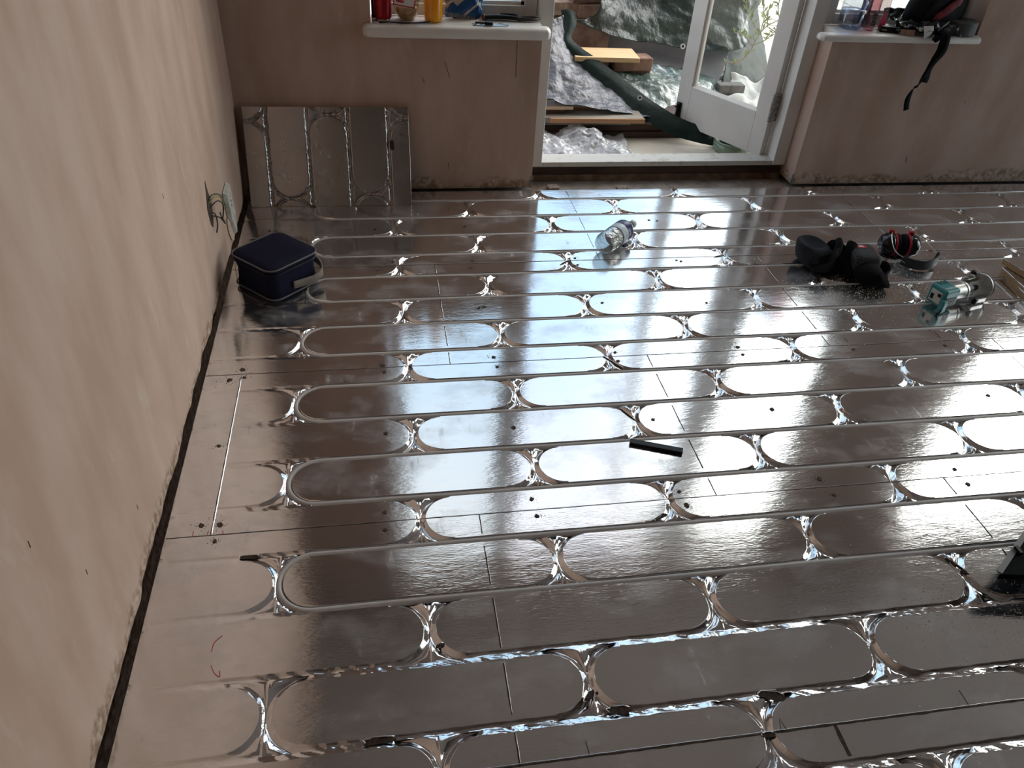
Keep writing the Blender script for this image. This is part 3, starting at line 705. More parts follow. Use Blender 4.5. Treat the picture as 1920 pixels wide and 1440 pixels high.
# ------------------------------------------------------------------ bottle lying on the floor
def bottle_profile(r, L, neck=.013, ribs=True):
    p = [(0.0, .006), (r*.35, .004), (r*.7, 0), (r*.9, .004), (r, .016)]
    z = .016
    body_end = L*.70
    while z < body_end-.006:
        if ribs and (z < L*.36):
            p += [(r*.925, z+.0045), (r, z+.009)]; z += .009
        else: p += [(r, z+.01)]; z += .01
    p += [(r, body_end), (r*.93, body_end+L*.05), (r*.75, body_end+L*.11), (neck*1.1, L*.90), (neck, L*.92), (neck, L)]
    return p
bt_ = thing('water_bottle', 'clear ribbed plastic water bottle with navy label lying on the foil floor', 'bottle', (.805, 2.480, .0425))
axis = Vector((.70, .71, 0)).normalized()
bt_.rotation_euler = axis.to_track_quat('Z', 'Y').to_euler()
b = MB(); b.lathe(bottle_profile(.041, .225), 40); b.build('bottle_body', M_clear, bt_, smooth=True)
b = MB(); b.lathe([(.0415, .086), (.0419, .087), (.0419, .123), (.0415, .124)], 36); b.build('label', mat('white_label', (.66, .72, .76), .35, noise_scale=60, col2=(.40, .50, .58)), bt_, smooth=True)['label'] = 'white band of the label'
b = MB(); b.lathe([(.0415, .124), (.0420, .125), (.0420, .158), (.0415, .159)], 36); o = b.build('label_band', mat('navy_label', (.030, .030, .13), .35, noise_scale=50, col2=(.16, .17, .34), lo=.55, hi=.7), bt_, smooth=True); o['label'] = 'navy band of the label'
b = MB(); b.lathe([(.0, .234), (.0145, .234), (.0155, .232), (.0155, .213), (.0135, .212)], 24); b.build('cap', mat('pale_cap', (.60, .68, .66), .4), bt_, smooth=True)

# ------------------------------------------------------------------ black stick on the pipe
st = MB(); st.box(-.0705, .0705, -.0095, .0095, 0, .008)
o = st.build('plastic_stick', M_black, bevel=.0015, loc=(.690, 1.430, .0015), rot=(0, 0, math.atan2(-.050, .128)))
tag(o, 'short black flat plastic stick lying on the floor across the pipe', 'stick')

# ------------------------------------------------------------------ knee pads
M_kpface = mat('grey_black_fabric', (.030, .032, .038), .9, bump=.5, bump_scale=300, noise_scale=12, col2=(.016, .016, .019), spec=.15)
def blob(rows, name, m, parent, subs=2):
    # rows: list of closed loops (same count), capped
    b = MB(); n = len(rows[0]); vs = [p for r in rows for p in r]; fs = []
    for j in range(len(rows)-1):
        for i in range(n): fs.append((j*n+i, j*n+(i+1) % n, (j+1)*n+(i+1) % n, (j+1)*n+i))
    fs += [tuple(reversed(range(n))), tuple((len(rows)-1)*n+i for i in range(n))]
    b.add(vs, fs); return b.build(name, m, parent, smooth=True, subsurf=subs)
def ell(cx_, cy_, cz, rx, ry, n=10, rot=0, sq=.8):
    out = []
    for i in range(n):
        a = 2*PI*i/n; x = rx*math.copysign(abs(math.cos(a))**sq, math.cos(a)); y = ry*math.copysign(abs(math.sin(a))**sq, math.sin(a))
        out.append((cx_+x*math.cos(rot)-y*math.sin(rot), cy_+x*math.sin(rot)+y*math.cos(rot), cz))
    return out
kp = thing('knee_pad', 'black knee pad with a grey padded cup, lying left of the red-labelled one', 'knee pad', (1.60, 2.36, 0), (0, 0, .1))
blob([ell(0, 0, .0, .055, .085), ell(0, 0, .030, .068, .095), ell(-.01, .0, .060, .066, .090), ell(-.02, .01, .085, .056, .074), ell(-.022, .016, .094, .045, .058), ell(-.022, .014, .082, .034, .044), ell(-.022, .010, .078, .01, .014)], 'padded_cup', M_kpface, kp)
b = MB(); b.ribbon(spline([(-.06, -.05, .040), (-.02, -.085, .075), (.03, -.07, .088), (.07, -.02, .07), (.08, .03, .03)], 6), (0, .4, 1), .03, .004); b.build('strap', M_blackfab, kp, smooth=True)
blob([ell(.065, -.03, .004, .050, .060), ell(.065, -.03, .030, .056, .066), ell(.060, -.03, .055, .046, .052), ell(.06, -.03, .066, .02, .024)], 'side_padding', M_blackfab, kp)
b = MB(); b.tube(spline([(.02, -.05, .05), (.035, -.055, .078), (.055, -.035, .098), (.065, -.01, .104)], 5), lambda t: .019*(1-.25*t), 10, flat=.8); b.build('rolled_strap', M_blackfab, kp, smooth=True)
kp = thing('knee_pad', 'black knee pad with red logo label and hexagon pattern, right of the grey-cupped one', 'knee pad', (1.748, 2.30, 0), (0, 0, -.12))
M_hex = bpy.data.materials.new('hexagon_print'); M_hex.use_nodes = True
n_ = M_hex.node_tree.nodes; l_ = M_hex.node_tree.links; vv = n_.new('ShaderNodeTexVoronoi'); vv.feature = 'DISTANCE_TO_EDGE'; vv.inputs['Scale'].default_value = 90; vv.inputs['Randomness'].default_value = .15
tcx = n_.new('ShaderNodeTexCoord'); l_.new(tcx.outputs['Object'], vv.inputs['Vector']); rp = n_.new('ShaderNodeValToRGB'); l_.new(vv.outputs['Distance'], rp.inputs[0])
rp.color_ramp.elements[0].position = .08; rp.color_ramp.elements[0].color = (.040, .040, .044, 1); rp.color_ramp.elements[1].position = .22; rp.color_ramp.elements[1].color = (.010, .010, .012, 1)
l_.new(rp.outputs[0], n_['Principled BSDF'].inputs['Base Color']); n_['Principled BSDF'].inputs['Roughness'].default_value = .8
o = slab([(.006, .0), (.0, .014), (.0, .070), (.004, .086), (.014, .092), (.03, .093)], .022, .052, .060); o.build('padded_cup', M_hex, kp, smooth=True)
b = MB(); b.box(-.026, .012, .012, .036, .0925, .0945); lb = b.build('red_label', mat('red_woven_label', (.45, .02, .035), .6), kp, bevel=.0005); lb['label'] = 'small red woven label with white lettering'
M_wt = mat('white_print', (.75, .72, .70), .5)
b = MB()
for i in range(4): b.box(-.015+i*.0045, -.0125+i*.0045, .017, .031, .0945, .0950)
b.build('label_lettering', M_wt, lb)
b = MB(); b.tube([(.034, .05, .0905), (.034, .0, .0945), (.032, -.045, .0915)], .0008, 5); b.build('red_stitching', MATS['red_woven_label'], kp)
blob([ell(0, -.085, .002, .046, .050), ell(0, -.082, .030, .052, .056), ell(0, -.076, .060, .046, .046), ell(0, -.07, .074, .02, .02)], 'lower_pad', M_blackfab, kp)
b = MB(); b.ribbon(spline([(-.052, .03, .05), (-.075, .045, .078), (-.10, .055, .082), (-.125, .04, .06)], 6), (0, .5, 1), .034, .004); b.build('strap', M_blackfab, kp, smooth=True)
b = MB(); b.ribbon(spline([(.01, -.12, .06), (.03, -.135, .035), (.04, -.135, .015), (.035, -.11, .004)], 6), (1, 0, 0), .038, .004); b.build('strap', M_blackfab, kp, smooth=True)
b = MB(); b.ribbon(spline([(.055, -.02, .03), (.075, -.035, .045), (.08, -.06, .03), (.06, -.08, .008)], 6), (0, .3, 1), .04, .005); b.build('side_strap', M_blackfab, kp, smooth=True)
b = MB(); b.ribbon(spline([(.05, -.06, .014), (.07, -.05, .02), (.076, -.03, .024)], 5), (0, 0, 1), .014, .006); b.build('red_lining', mat('dark_red_fabric', (.20, .01, .02), .8), kp, smooth=True)
b = MB(); b.tube(spline([(-.055, -.06, .01), (-.06, -.01, .05), (-.045, .02, .085), (-.035, .035, .098)], 6), .021, 10, flat=.75); b.build('rolled_strap', M_blackfab, kp, smooth=True)

# ------------------------------------------------------------------ ear defenders
ed = thing('ear_defenders', 'black and red ear defenders with a wire headband lying on the floor', 'ear defenders', (1.975, 2.42, .044), (0, 0, math.radians(-14)))
M_gl = mat('glossy_black', (.012, .012, .013), .12); M_r = mat('red_plastic', (.42, .012, .03), .3)
# local x: axis through the cups
RX = Matrix.Rotation(PI/2, 4, 'Y')
def cup(sgn, x0, name):
    M_ = Matrix.Translation((x0, 0, 0)) @ (RX if sgn > 0 else Matrix.Rotation(-PI/2, 4, 'Y'))
    sq = lambda a, z: 1.0
    S_ = Matrix.Diagonal((1.0, 1.08, 1, 1))
    g = bpy.data.objects.new(name, None)
    b = MB(); b.M = M_ @ S_
    b.lathe([(.0, .046), (.018, .045), (.031, .038), (.039, .026), (.043, .010), (.043, .0)], 32); c_ = b.build(name, M_gl, ed, smooth=True)
    b = MB(); b.M = M_ @ S_; b.lathe([(.040, -.001), (.0435, -.001), (.0438, -.009), (.040, -.009)], 32); o_ = b.build('red_ring', M_r, ed, smooth=False, bevel=.001); o_['label'] = 'red ring around the cup'
    b = MB(); b.M = M_ @ S_; b.lathe([(.0, -.009), (.041, -.009), (.042, -.014), (.041, -.021), (.036, -.024), (.0, -.024)], 32); b.build('cushion', M_blackfab, ed, smooth=True)
cup(-1, -.030, 'cup'); cup(1, .030, 'cup')
for sx in (-1, 1): b = MB(); b.box(sx*.038-.010, sx*.038+.010, .012, .026, .036, .050); b.build('wire_clip', M_r, ed, bevel=.002)
M_wire = mat('steel_wire', (.6, .6, .58), .25, metal=1)
b = MB(); b.tube(spline([(-.034, .015, .046), (-.050, -.020, .046), (-.045, -.045, .02), (-.03, -.075, .0), (.0, -.094, -.008)], 8), .0018, 7); b.build('headband_wire', M_wire, ed, smooth=True)
b = MB(); b.tube(spline([(.042, .015, .046), (.085, -.01, .030), (.115, -.04, .01), (.125, -.055, .0)], 8), .0018, 7); b.build('headband_wire', M_wire, ed, smooth=True)
b = MB(); b.tube(spline([(-.04, -.115, -.035), (-.035, -.106, -.015), (-.012, -.100, -.018), (.0, -.102, -.025)], 8), .0018, 7); b.build('headband_wire', M_wire, ed, smooth=True)
b = MB(); b.ribbon(spline([(-.010, -.088, -.020), (.02, -.108, -.022), (.06, -.115, -.022), (.10, -.100, -.018), (.128, -.072, -.010), (.128, -.05, -.006)], 8), (0, .15, 1), .036, .006); b.build('headband', mat('black_headband', (.02, .024, .027), .5), ed, smooth=True, bevel=.001)

# ------------------------------------------------------------------ trim router
M_teal = mat('teal_plastic', (.03, .19, .20), .35, noise_scale=25, col2=(.045, .24, .25)); M_alu = mat('silver_metal', (.55, .54, .51), .35, metal=.8, noise_scale=30, col2=(.45, .44, .41))
rt_ = thing('trim_router', 'teal and silver electric trim router lying on its side on the foil', 'power tool', (1.93, 2.055, .0), (0, 0, math.radians(14)))
RY = Matrix.Rotation(PI/2, 4, 'Y')
b = MB(); b.box(-.038, .030, -.036, .036, .012, .080); b.build('motor_head', M_teal, rt_, bevel=.008, seg=3)
b = MB(); b.box(-.0395, -.036, -.022, .024, .022, .066); b.build('switch_plate', mat('pale_plate', (.55, .55, .50), .4), rt_, bevel=.002)
b = MB(); b.box(-.0405, -.038, -.020, -.006, .048, .060); b.box(-.0405, -.038, .008, .020, .030, .05); b.build('switch', M_black, rt_)
b = MB(); b.box(-.052, -.030, -.050, -.030, .004, .05); b.build('cable_boot', M_teal, rt_, bevel=.005)
b = MB(); b.box(-.030, .018, -.0375, -.035, .018, .052); b.build('side_vent', M_black, rt_, bevel=.001)
b = MB()
for i in range(3): b.box(-.02+i*.016, -.012+i*.016, .012, .032, .0795, .0812)
b.build('top_vent', mat('dark_teal', (.012, .07, .075), .5), rt_)
text('makita', 'lettering', M_wt, rt_, (-.004, -.016, .0806), (0, 0, 0), .019)
text('0 0', 'lettering', M_wt, rt_, (-.006, -.0380, .034), (PI/2, 0, 0), .018)
b = MB(); b.M = Matrix.Translation((.028, 0, .045)) @ RY; b.lathe([(.0315, 0), (.0315, .050), (.0335, .052), (.0335, .060), (.030, .062)], 32); b.build('motor_body', M_alu, rt_, smooth=False, bevel=.001)
b = MB(); b.M = Matrix.Translation((.088, 0, .045)) @ RY; b.lathe([(.024, 0), (.024, .03), (.014, .034), (.010, .07)], 24); b.build('collet', mat('dark_grey_metal', (.06, .058, .055), .4, metal=.5), rt_, bevel=.001)
b = MB(); b.box(.118, .176, .018, .042, .058, .072); b.box(.118, .130, .018, .034, .030, .072); b.box(.115, .176, -.042, -.018, .006, .022); b.build('base_bracket', M_alu, rt_, bevel=.002)
b = MB(); b.M = Matrix.Translation((.176, 0, .046)) @ RY; b.lathe([(.034, 0), (.045, 0), (.047, .002), (.047, .008), (.045, .010), (.030, .010), (.030, .006), (.034, .004)], 36); b.build('base_ring', mat('worn_grey_metal', (.38, .38, .35), .4, metal=.6, noise_scale=30, col2=(.6, .6, .56)), rt_, smooth=False, bevel=.001)
b = MB(); b.M = Matrix.Translation((.187, 0, .046)) @ RY; b.lathe([(.016, 0), (.046, 0), (.046, .004), (.016, .004)], 36); b.build('base_plate', M_black, rt_)
b = MB(); b.M = Matrix.Translation((.165, .036, .080)); b.lathe([(0, 0), (.010, 0), (.011, .004), (.009, .010), (0, .011)], 16); b.build('knob', M_black, rt_, smooth=True); b = MB(); b.M = Matrix.Translation((.105, -.045, .026)) @ Matrix.Rotation(PI/2, 4, 'X'); b.lathe([(0, 0), (.012, 0), (.012, .010), (0, .011)], 16); b.build('knob', M_black, rt_, smooth=True)
b = MB(); b.tube(spline([(-.045, -.045, .02), (-.06, -.05, .006), (-.064, -.045, .005)], 4), .004, 8); b.build('cable_stub', M_black, rt_, smooth=True)

# ------------------------------------------------------------------ offcuts at the right edge
def offcut(lbl, loc, rz, L, W_, t=.018, foilside=True, tilt_=0):
    o = thing('offcut_board', lbl, 'board', loc, (tilt_, 0, rz), 'chipboard offcuts at the right edge')
    b = MB(); b.box(0, L, 0, W_, 0, t); b.build('chipboard_core', M_chip, o, bevel=.0005)
    b = MB(); b.box(.0, L, 0, W_, t, t+.0012); b.build('foil_face', M_foil, o)
    return o
# long front edges run toward the lower right, away from their left corners
offcut('lowest chipboard offcut of the small pile at the right edge', (2.318, 2.255, .0), math.radians(-99), .45, .30, t=.014)
offcut('foil-faced chipboard offcut in the middle of the right edge pile', (2.307, 2.247, .0165), math.radians(-96), .45, .32, t=.014)
offcut('uppermost foil-faced chipboard offcut, turned slightly, on the right edge pile', (2.316, 2.269, .0335), math.radians(-80), .40, .34, t=.022)

# ------------------------------------------------------------------ black case corner at the right edge
cs = thing('tool_case', 'black plastic case with grey rim poking in at the right edge of the floor', 'case', (1.289, .884, 0))
b = MB(); b.prism([(0, 0), (.45, -.067), (.55, .2), (.45, .314)], .058, .075); b.build('lid', mat('matte_black', (.003, .003, .004), .9, spec=.1), cs, bevel=.003)
b = MB(); b.prism([(.12, .02), (.44, -.03), (.50, .19), (.43, .26)], 0, .058); b.build('base', M_black, cs, bevel=.003)
b = MB(); b.ribbon([(.003, .006, .0755), (.45, .318, .0755)], (-.57, .82, 0), .012, .004); b.build('rim', mat('grey_rim', (.17, .16, .155), .5), cs)
b = MB(); b.box(-.004, .004, -.01, .01, .074, .084); b.v = [(x+.085, y+.055, z) for x, y, z in b.v]; b.build('catch', M_black, cs)

# ------------------------------------------------------------------ sawdust
b = MB(); r = random.Random(3)
for i in range(2600):
    q = r.random()
    if q < .55: x_, y_ = r.gauss(1.78, .16), r.gauss(2.16, .08)
    elif q < .8: x_, y_ = r.gauss(1.25, .16), r.gauss(.86, .08)
    else: x_, y_ = r.gauss(2.0, .25), r.gauss(2.3, .2)
    if x_ > 2.9 or y_ > 3 or y_ < .6: continue
    kx = (Y0-y_)/KP
    if abs(kx-round(kx)) < .08: continue
    s_ = r.uniform(.0005, .0014)
    a = r.uniform(0, 2*PI); c_, d_ = math.cos(a)*s_*1.6, math.sin(a)*s_*1.6
    b.add([(x_-c_, y_-d_, .0003), (x_+d_, y_-c_, .0003), (x_+c_, y_+d_, .0003), (x_, y_, s_+.0004)], [(0, 1, 3), (1, 2, 3), (2, 0, 3), (0, 2, 1)])
tag(b.build('sawdust', mat('pale_sawdust', (.80, .76, .68), .8)), 'fine pale sawdust scattered over the foil near the tools', 'sawdust', kind='stuff')
b = MB(); r = random.Random(11)
for i in range(700):
    x_ = r.uniform(.66, 1.84); y_ = r.gauss(3.14, .03)
    if r.random() < .5: x_ = 1.84-abs(r.gauss(0, .12))
    if r.random() < .2: x_ = .66+abs(r.gauss(0, .03))
    if not (3.065 < y_ < 3.2 and .65 < x_ < 1.845): continue
    s_ = r.uniform(.001, .004); b.add([(x_-s_, y_-s_, -.026), (x_+s_, y_-s_*.6, -.026), (x_, y_+s_, -.026), (x_, y_, s_*.8-.026)], [(0, 1, 3), (1, 2, 3), (2, 0, 3), (0, 2, 1)])
tag(b.build('rubble', mat('plaster_crumbs', (.45, .33, .22), .9, noise_scale=50, col2=(.2, .15, .11))), 'brown plaster crumbs and grit along the strip under the doorway threshold', 'rubble', kind='stuff')
for i, (x_, y_, s_) in enumerate(((.745, 3.12, .035), (1.055, 3.10, .032))):
    pts = [(x_+s_*math.cos(a)*rnd.uniform(.7, 1.2), y_+s_*.8*math.sin(a)*rnd.uniform(.7, 1.2)) for a in [2*PI*j/9 for j in range(9)]]
    b = MB(); b.prism(pts, -.0255, -.008); o = b.build('plaster_lump', mat('brown_lump', (.14, .10, .08), .95, noise_scale=90, col2=(.30, .24, .20), bump=1, bump_scale=150), bevel=.003)
    tag(o, ('flat brown crumbly lump in the left corner under the threshold' if i == 0 else 'brown crumbly lump on the strip below the middle of the threshold'), 'rubble')

# ------------------------------------------------------------------ things on the left window sill
ZS = .648
c = thing('drink_can', 'red metal drink can at the left end of the left window sill', 'can', (.045, 3.135, ZS))
b = MB(); b.lathe([(.026, .004), (.0325, .012), (.033, .02), (.033, .108), (.027, .120)], 32); b.build('can_body', mat('red_paint', (.28, .004, .012), .25, metal=.3, noise_scale=30, col2=(.36, .01, .02)), c, smooth=True)
b = MB(); b.lathe([(.0, .003), (.024, .003), (.0265, 0), (.029, .006), (.0262, .008)], 32); b.build('bottom_rim', mat('aluminium', (.6, .58, .55), .3, metal=1), c, smooth=True); b = MB(); b.lathe([(.027, .120), (.0275, .123), (.024, .121), (.0, .119)], 32); b.build('top_rim', MATS['aluminium'], c, smooth=True)
d = thing('dark_bottle', 'narrow black bottle squeezed between red can and window reveal', 'bottle', (.018, 3.178, ZS))
b = MB(); b.lathe([(.0, 0), (.013, .001), (.014, .006), (.014, .11), (.006, .13)], 20); b.build('bottle_body', M_black, d, smooth=True)
b = MB(); b.lathe([(.006, .130), (.008, .130), (.008, .15), (0, .151)], 16); b.build('cap', M_wt, d, smooth=True)
M_paper = mat('printed_paper', (.70, .64, .63), .7, noise_scale=300, col2=(.42, .18, .20), lo=.55, hi=.62, stretch=(.3, 1, 1))
pp = MB(); pp.add([(.068, 3.085, ZS+.0005), (.225, 3.100, ZS+.0008), (.235, 3.20, ZS+.0010), (.085, 3.205, ZS+.0006), (.068, 3.085, ZS+.0015), (.225, 3.100, ZS+.0018), (.235, 3.20, ZS+.0020), (.085, 3.205, ZS+.0016)], [(3, 2, 1, 0), (4, 5, 6, 7), (0, 1, 5, 4), (1, 2, 6, 5), (2, 3, 7, 6), (3, 0, 4, 7)])
tag(pp.build('paper_sheet', M_paper), 'white sheet with pink print lying under the noodle bowl on the left sill', 'paper')
nb = thing('noodle_bowl', 'clear plastic bowl with yellow food and a white label on the left sill', 'bowl', (.133, 3.142, ZS+.002))
b = MB(); b.lathe([(.020, 0), (.030, .002), (.040, .022), (.046, .045), (.047, .070), (.050, .072)], 32); b.build('bowl', thinplastic('milky_plastic', (.80, .74, .68), .15, .2), nb, smooth=True)
b = MB(); b.lathe([(.0, .003), (.026, .005), (.036, .024), (.040, .042), (.02, .046), (.0, .045)], 28); b.build('food', mat('yellow_noodles', (.45, .27, .07), .5, noise_scale=60, col2=(.62, .45, .18), bump=.6, bump_scale=90), nb, smooth=True)
b = MB(); b.lathe([(.052, .070), (.052, .076), (.046, .082), (.0, .084)], 32); b.build('lid', thinplastic('milky_lid', (.75, .66, .60), .2, .25), nb, smooth=True)
lab = MB(); lab.box(-.042, .038, -.0008, .0008, -.030, .045); o = lab.build('label', mat('white_sticker', (.62, .58, .57), .5), nb, loc=(-.005, -.050, .085), rot=(-.15, .16, 0)); o['label'] = 'white sticker with red border'
b = MB()
for x0, x1, z0, z1 in ((-.042, .038, -.030, -.026), (-.042, .038, .041, .045), (-.042, -.038, -.03, .045), (.034, .038, -.03, .045), (-.032, -.004, -.019, -.010)): b.box(x0, x1, -.0013, -.0005, z0, z1)
b.build('label_print', mat('label_red', (.40, .03, .05), .5), o)
b = MB()
for i in range(6): b.box(-.034, .028-.006*(i % 3), -.0012, -.0005, .002+i*.006, .0035+i*.006)
b.build('label_text', M_bm, o)
ob = thing('orange_drink_bottle', 'squat bottle of bright orange drink on the left window sill', 'bottle', (.232, 3.130, ZS))
b = MB(); b.lathe([(.0, .002), (.026, 0), (.032, .006), (.034, .02), (.0335, .04), (.0345, .06), (.0345, .11), (.031, .135), (.018, .16)], 32, squash=lambda a, z: 1+.02*math.cos(6*a))
b.build('bottle_body', mat('orange_drink', (.85, .30, .015), .18, noise_scale=12, col2=(.90, .40, .02), coat=.4), ob, smooth=True)
b = MB(); b.lathe([(.018, .16), (.019, .16), (.019, .178), (0, .179)], 20); b.build('cap', M_wt, ob, smooth=True)
cb = thing('crisp_bag', 'crumpled blue and orange crisp packet leaning on the left window', 'snack bag', (.335, 3.180, ZS))
M_cris = bpy.data.materials.new('crisp_print'); M_cris.use_nodes = True; n_ = M_cris.node_tree.nodes; l_ = M_cris.node_tree.links
tcx = n_.new('ShaderNodeTexCoord'); vv = n_.new('ShaderNodeTexVoronoi'); vv.inputs['Scale'].default_value = 20; l_.new(tcx.outputs['Object'], vv.inputs['Vector'])
rp = n_.new('ShaderNodeValToRGB'); rp.color_ramp.interpolation = 'CONSTANT'; sx_ = n_.new('ShaderNodeSeparateColor'); l_.new(vv.outputs['Color'], sx_.inputs[0]); l_.new(sx_.outputs[0], rp.inputs[0])
ee = rp.color_ramp.elements; ee[0].position = 0; ee[0].color = (.012, .07, .20, 1); ee[1].position = .42; ee[1].color = (.45, .16, .04, 1)
x_ = ee.new(.55); x_.color = (.50, .38, .30, 1); x_ = ee.new(.72); x_.color = (.02, .11, .28, 1); x_ = ee.new(.88); x_.color = (.38, .50, .60, 1)
l_.new(rp.outputs[0], n_['Principled BSDF'].inputs['Base Color']); n_['Principled BSDF'].inputs['Roughness'].default_value = .3; n_['Principled BSDF'].inputs['Metallic'].default_value = .2
rows = []
for j, (z_, hw, dp) in enumerate(((.0, .060, .006), (.012, .066, .012), (.04, .072, .022), (.08, .076, .024), (.12, .078, .018), (.15, .07, .006))):
    rows.append([Vector((hw*math.cos(a)+.010*math.sin(z_*40), dp*math.sin(a), z_+.006*math.sin(3*a))) for a in [PI+PI*2*i/12 for i in range(13)]])
o = sheet(rows, 'packet', M_cris, cb, n=5, amp=.005, scale=22, solid=.0006, seed=4); o.rotation_euler = (-.20, .25, .1)
b = MB()
for i in range(22): b.box(-.062+i*.0056, -.060+i*.0056, -.004, .004, -.004, .010)
o = b.build('crimped_edge', mat('silver_film', (.55, .52, .50), .3, metal=.6), cb, rot=(-.1, .18, .1)); o.location = (0, -.008, .008)
b = MB(); b.box(-.018, .010, -.0006, .0006, -.018, .018)
o = b.build('nutrition_panel', mat('beige_panel', (.50, .42, .36), .5), cb, loc=(-.045, -.024, .075), rot=(-.15, -.5, .1))
b = MB()
for i in range(6): b.box(-.013+i*.0035, -.0115+i*.0035, -.0014, -.0005, -.010, .004)
b.build('panel_print', M_bm, o)
wr = thing('pliers', 'long black handled pliers lying at the right end of the left sill', 'pliers', (.425, 3.160, ZS+.012))
b = MB(); b.tube(spline([(0, 0, 0), (.05, .0, .002), (.09, -.002, .002), (.135, -.006, -.001)], 6), lambda t: .011-.003*abs(t-.3), 10, flat=.8); b.build('handle', M_black, wr, smooth=True)
b = MB(); b.tube(spline([(0, .014, -.002), (.05, .016, .0), (.10, .012, 0), (.14, .0, -.002)], 6), lambda t: .009-.002*t, 10, flat=.8); b.build('handle', M_black, wr, smooth=True)
b = MB(); b.tube([(-.003, .0, 0), (.004, 0, 0)], .0115, 10); b.tube([(-.003, .014, -.002), (.004, .014, -.002)], .0095, 10); b.build('red_end_cap', mat('dull_red', (.20, .03, .03), .5), wr, smooth=True)
b = MB(); b.tube(spline([(.13, -.005, -.002), (.16, -.012, -.002), (.19, -.012, -.002), (.222, .004, -.002)], 6), lambda t: .012-.006*t, 10, flat=.7); b.tube(spline([(.135, .0, -.002), (.165, .012, -.002), (.195, .016, -.002), (.218, .008, -.002)], 6), lambda t: .010-.005*t, 10, flat=.7)
b.build('jaws', mat('dark_steel', (.06, .055, .05), .4, metal=.8), wr, smooth=True)
ws = thing('scraper', 'silver blade with black handle lying behind the pliers on the left sill', 'tool', (.425, 3.195, ZS+.008))
b = MB(); b.box(-.02, .075, -.006, .006, -.002, .004); b.build('blade', mat('bright_steel', (.5, .5, .5), .3, metal=.9), ws)
b = MB(); b.tube([(.07, 0, .004), (.085, 0, .006), (.115, 0, .005), (.135, .002, -.001)], .008, 8); b.build('handle', M_black, ws, smooth=True)
pn = thing('black_connector', 'small black plastic plug on clear film near the front edge of the left sill', 'plug', (.385, 3.090, ZS+.008), (0, 0, -.22))
b = MB(); b.tube([(0, 0, .001), (.036, 0, .001)], .0036, 8); b.box(.036, .066, -.009, .009, -.004, .007); b.build('plug', M_black, pn, bevel=.0008)
M_film = thinplastic('clear_film', (.90, .92, .95), .35, .1, 90)
sheet([[Vector((.375+i*.045, 3.072+j*.018, ZS+.0025+.001*((i+j) % 2))) for i in range(4)] for j in range(3)], 'film', M_film, None, n=6, amp=.0015, scale=60, solid=.0004, seed=2)
tag(bpy.data.objects['film'], 'shiny scrap of clear film under the black plug on the left sill', 'plastic film')
b = MB(); b.tube(spline([(.030, 3.075, ZS+.006), (.070, 3.083, ZS+.006), (.13, 3.082, ZS+.004), (.19, 3.090, ZS+.005), (.235, 3.115, ZS+.006)], 6), lambda t: .0022+.004*max(0, .25-t), 7)
tag(b.build('cord', M_black, smooth=True), 'thin black string trailing along the front of the left window sill', 'cord')  # thin black cord along the front of the sill

# ------------------------------------------------------------------ things on the right window sill
lb = thing('large_water_bottle', 'large clear water bottle half full of bluish water on the right sill', 'bottle', (1.950, 3.165, ZS))
b = MB(); prof = [(.0, .010), (.022, .004), (.038, .0), (.046, .008), (.051, .03), (.0525, .075), (.050, .080), (.0525, .085), (.0525, .108), (.050, .113), (.0525, .118), (.0525, .20), (.045, .23), (.016, .28), (.016, .30)]
b.lathe(prof, 40, squash=lambda a, z: 1+.03*math.cos(5*a)*max(0, 1-z/.03)); b.build('bottle_body', thinplastic('bottle_plastic', (.86, .90, .95), .12), lb, smooth=True)
b = MB(); b.lathe([(.0, .012), (.036, .004), (.045, .012), (.049, .03), (.0500, .072), (.0, .074)], 36); b.build('water', thinplastic('bluish_water', (.68, .72, .84), .16), lb, smooth=True)
b = MB(); b.lathe([(.016, .30), (.018, .30), (.018, .32), (0, .321)], 20); b.build('cap', mat('blue_cap', (.05, .12, .4), .4), lb, smooth=True)
for nm, lab_, loc, rad, hgt, col, tr_, extra in (('purple_bottle', 'dark purple tinted slim bottle behind the large water bottle', (2.022, 3.200), .020, .22, (.16, .14, .26), .4, None),
                                     ('pink_bottle', 'slim pink bottle with a dark barcode between the purple and clear bottles', (2.020, 3.138), .0215, .20, (.62, .40, .43), .45, 'bar'),
                                     ('clear_pink_bottle', 'clear slim bottle with a red label flap standing beside the black box', (2.070, 3.150), .0215, .20, (.80, .74, .74), .85, 'flap')):
    t_ = thing(nm, lab_, 'bottle', (*loc, ZS))
    b = MB(); b.lathe([(.0, .004), (rad*.7, 0), (rad, .006), (rad, hgt*.7), (rad*.5, hgt*.88), (rad*.5, hgt)], 28); b.build('bottle_body', thinplastic(nm+'_plastic', col, .1), t_, smooth=True)
    b = MB(); b.lathe([(rad*.5, hgt), (rad*.6, hgt), (rad*.6, hgt+.02), (0, hgt+.021)], 20); b.build('cap', M_wt, t_, smooth=True)
    if extra == 'bar':
        b = MB()
        for i in range(4): b.box(-.007, .008, -rad-.001, -rad+.003, .022+i*.012, .030+i*.012)
        b.build('barcode', M_bm, t_)
    if extra == 'flap':
        b = MB(); b.add([(-.016, -rad-.001, .015), (.012, -rad-.001, .012), (.014, -rad-.001, .040), (-.002, -rad-.001, .078), (-.012, -rad-.001, .05)], [(0, 1, 2, 3, 4)]); b.build('red_label', mat('bright_pink_red', (.60, .06, .14), .4), t_, solid=.0006)
bx_ = thing('small_black_box', 'small black carton with pale top and white lettering on the right sill', 'box', (2.100, 3.122, ZS), (0, 0, -.35))
b = MB(); b.box(-.036, .036, -.026, .026, 0, .022); b.build('carton', M_black, bx_, bevel=.001)
b = MB(); b.box(-.035, .035, -.025, .025, .022, .0228); b.build('pale_top', mat('pale_grey_card', (.55, .52, .50), .3), bx_)
b = MB()
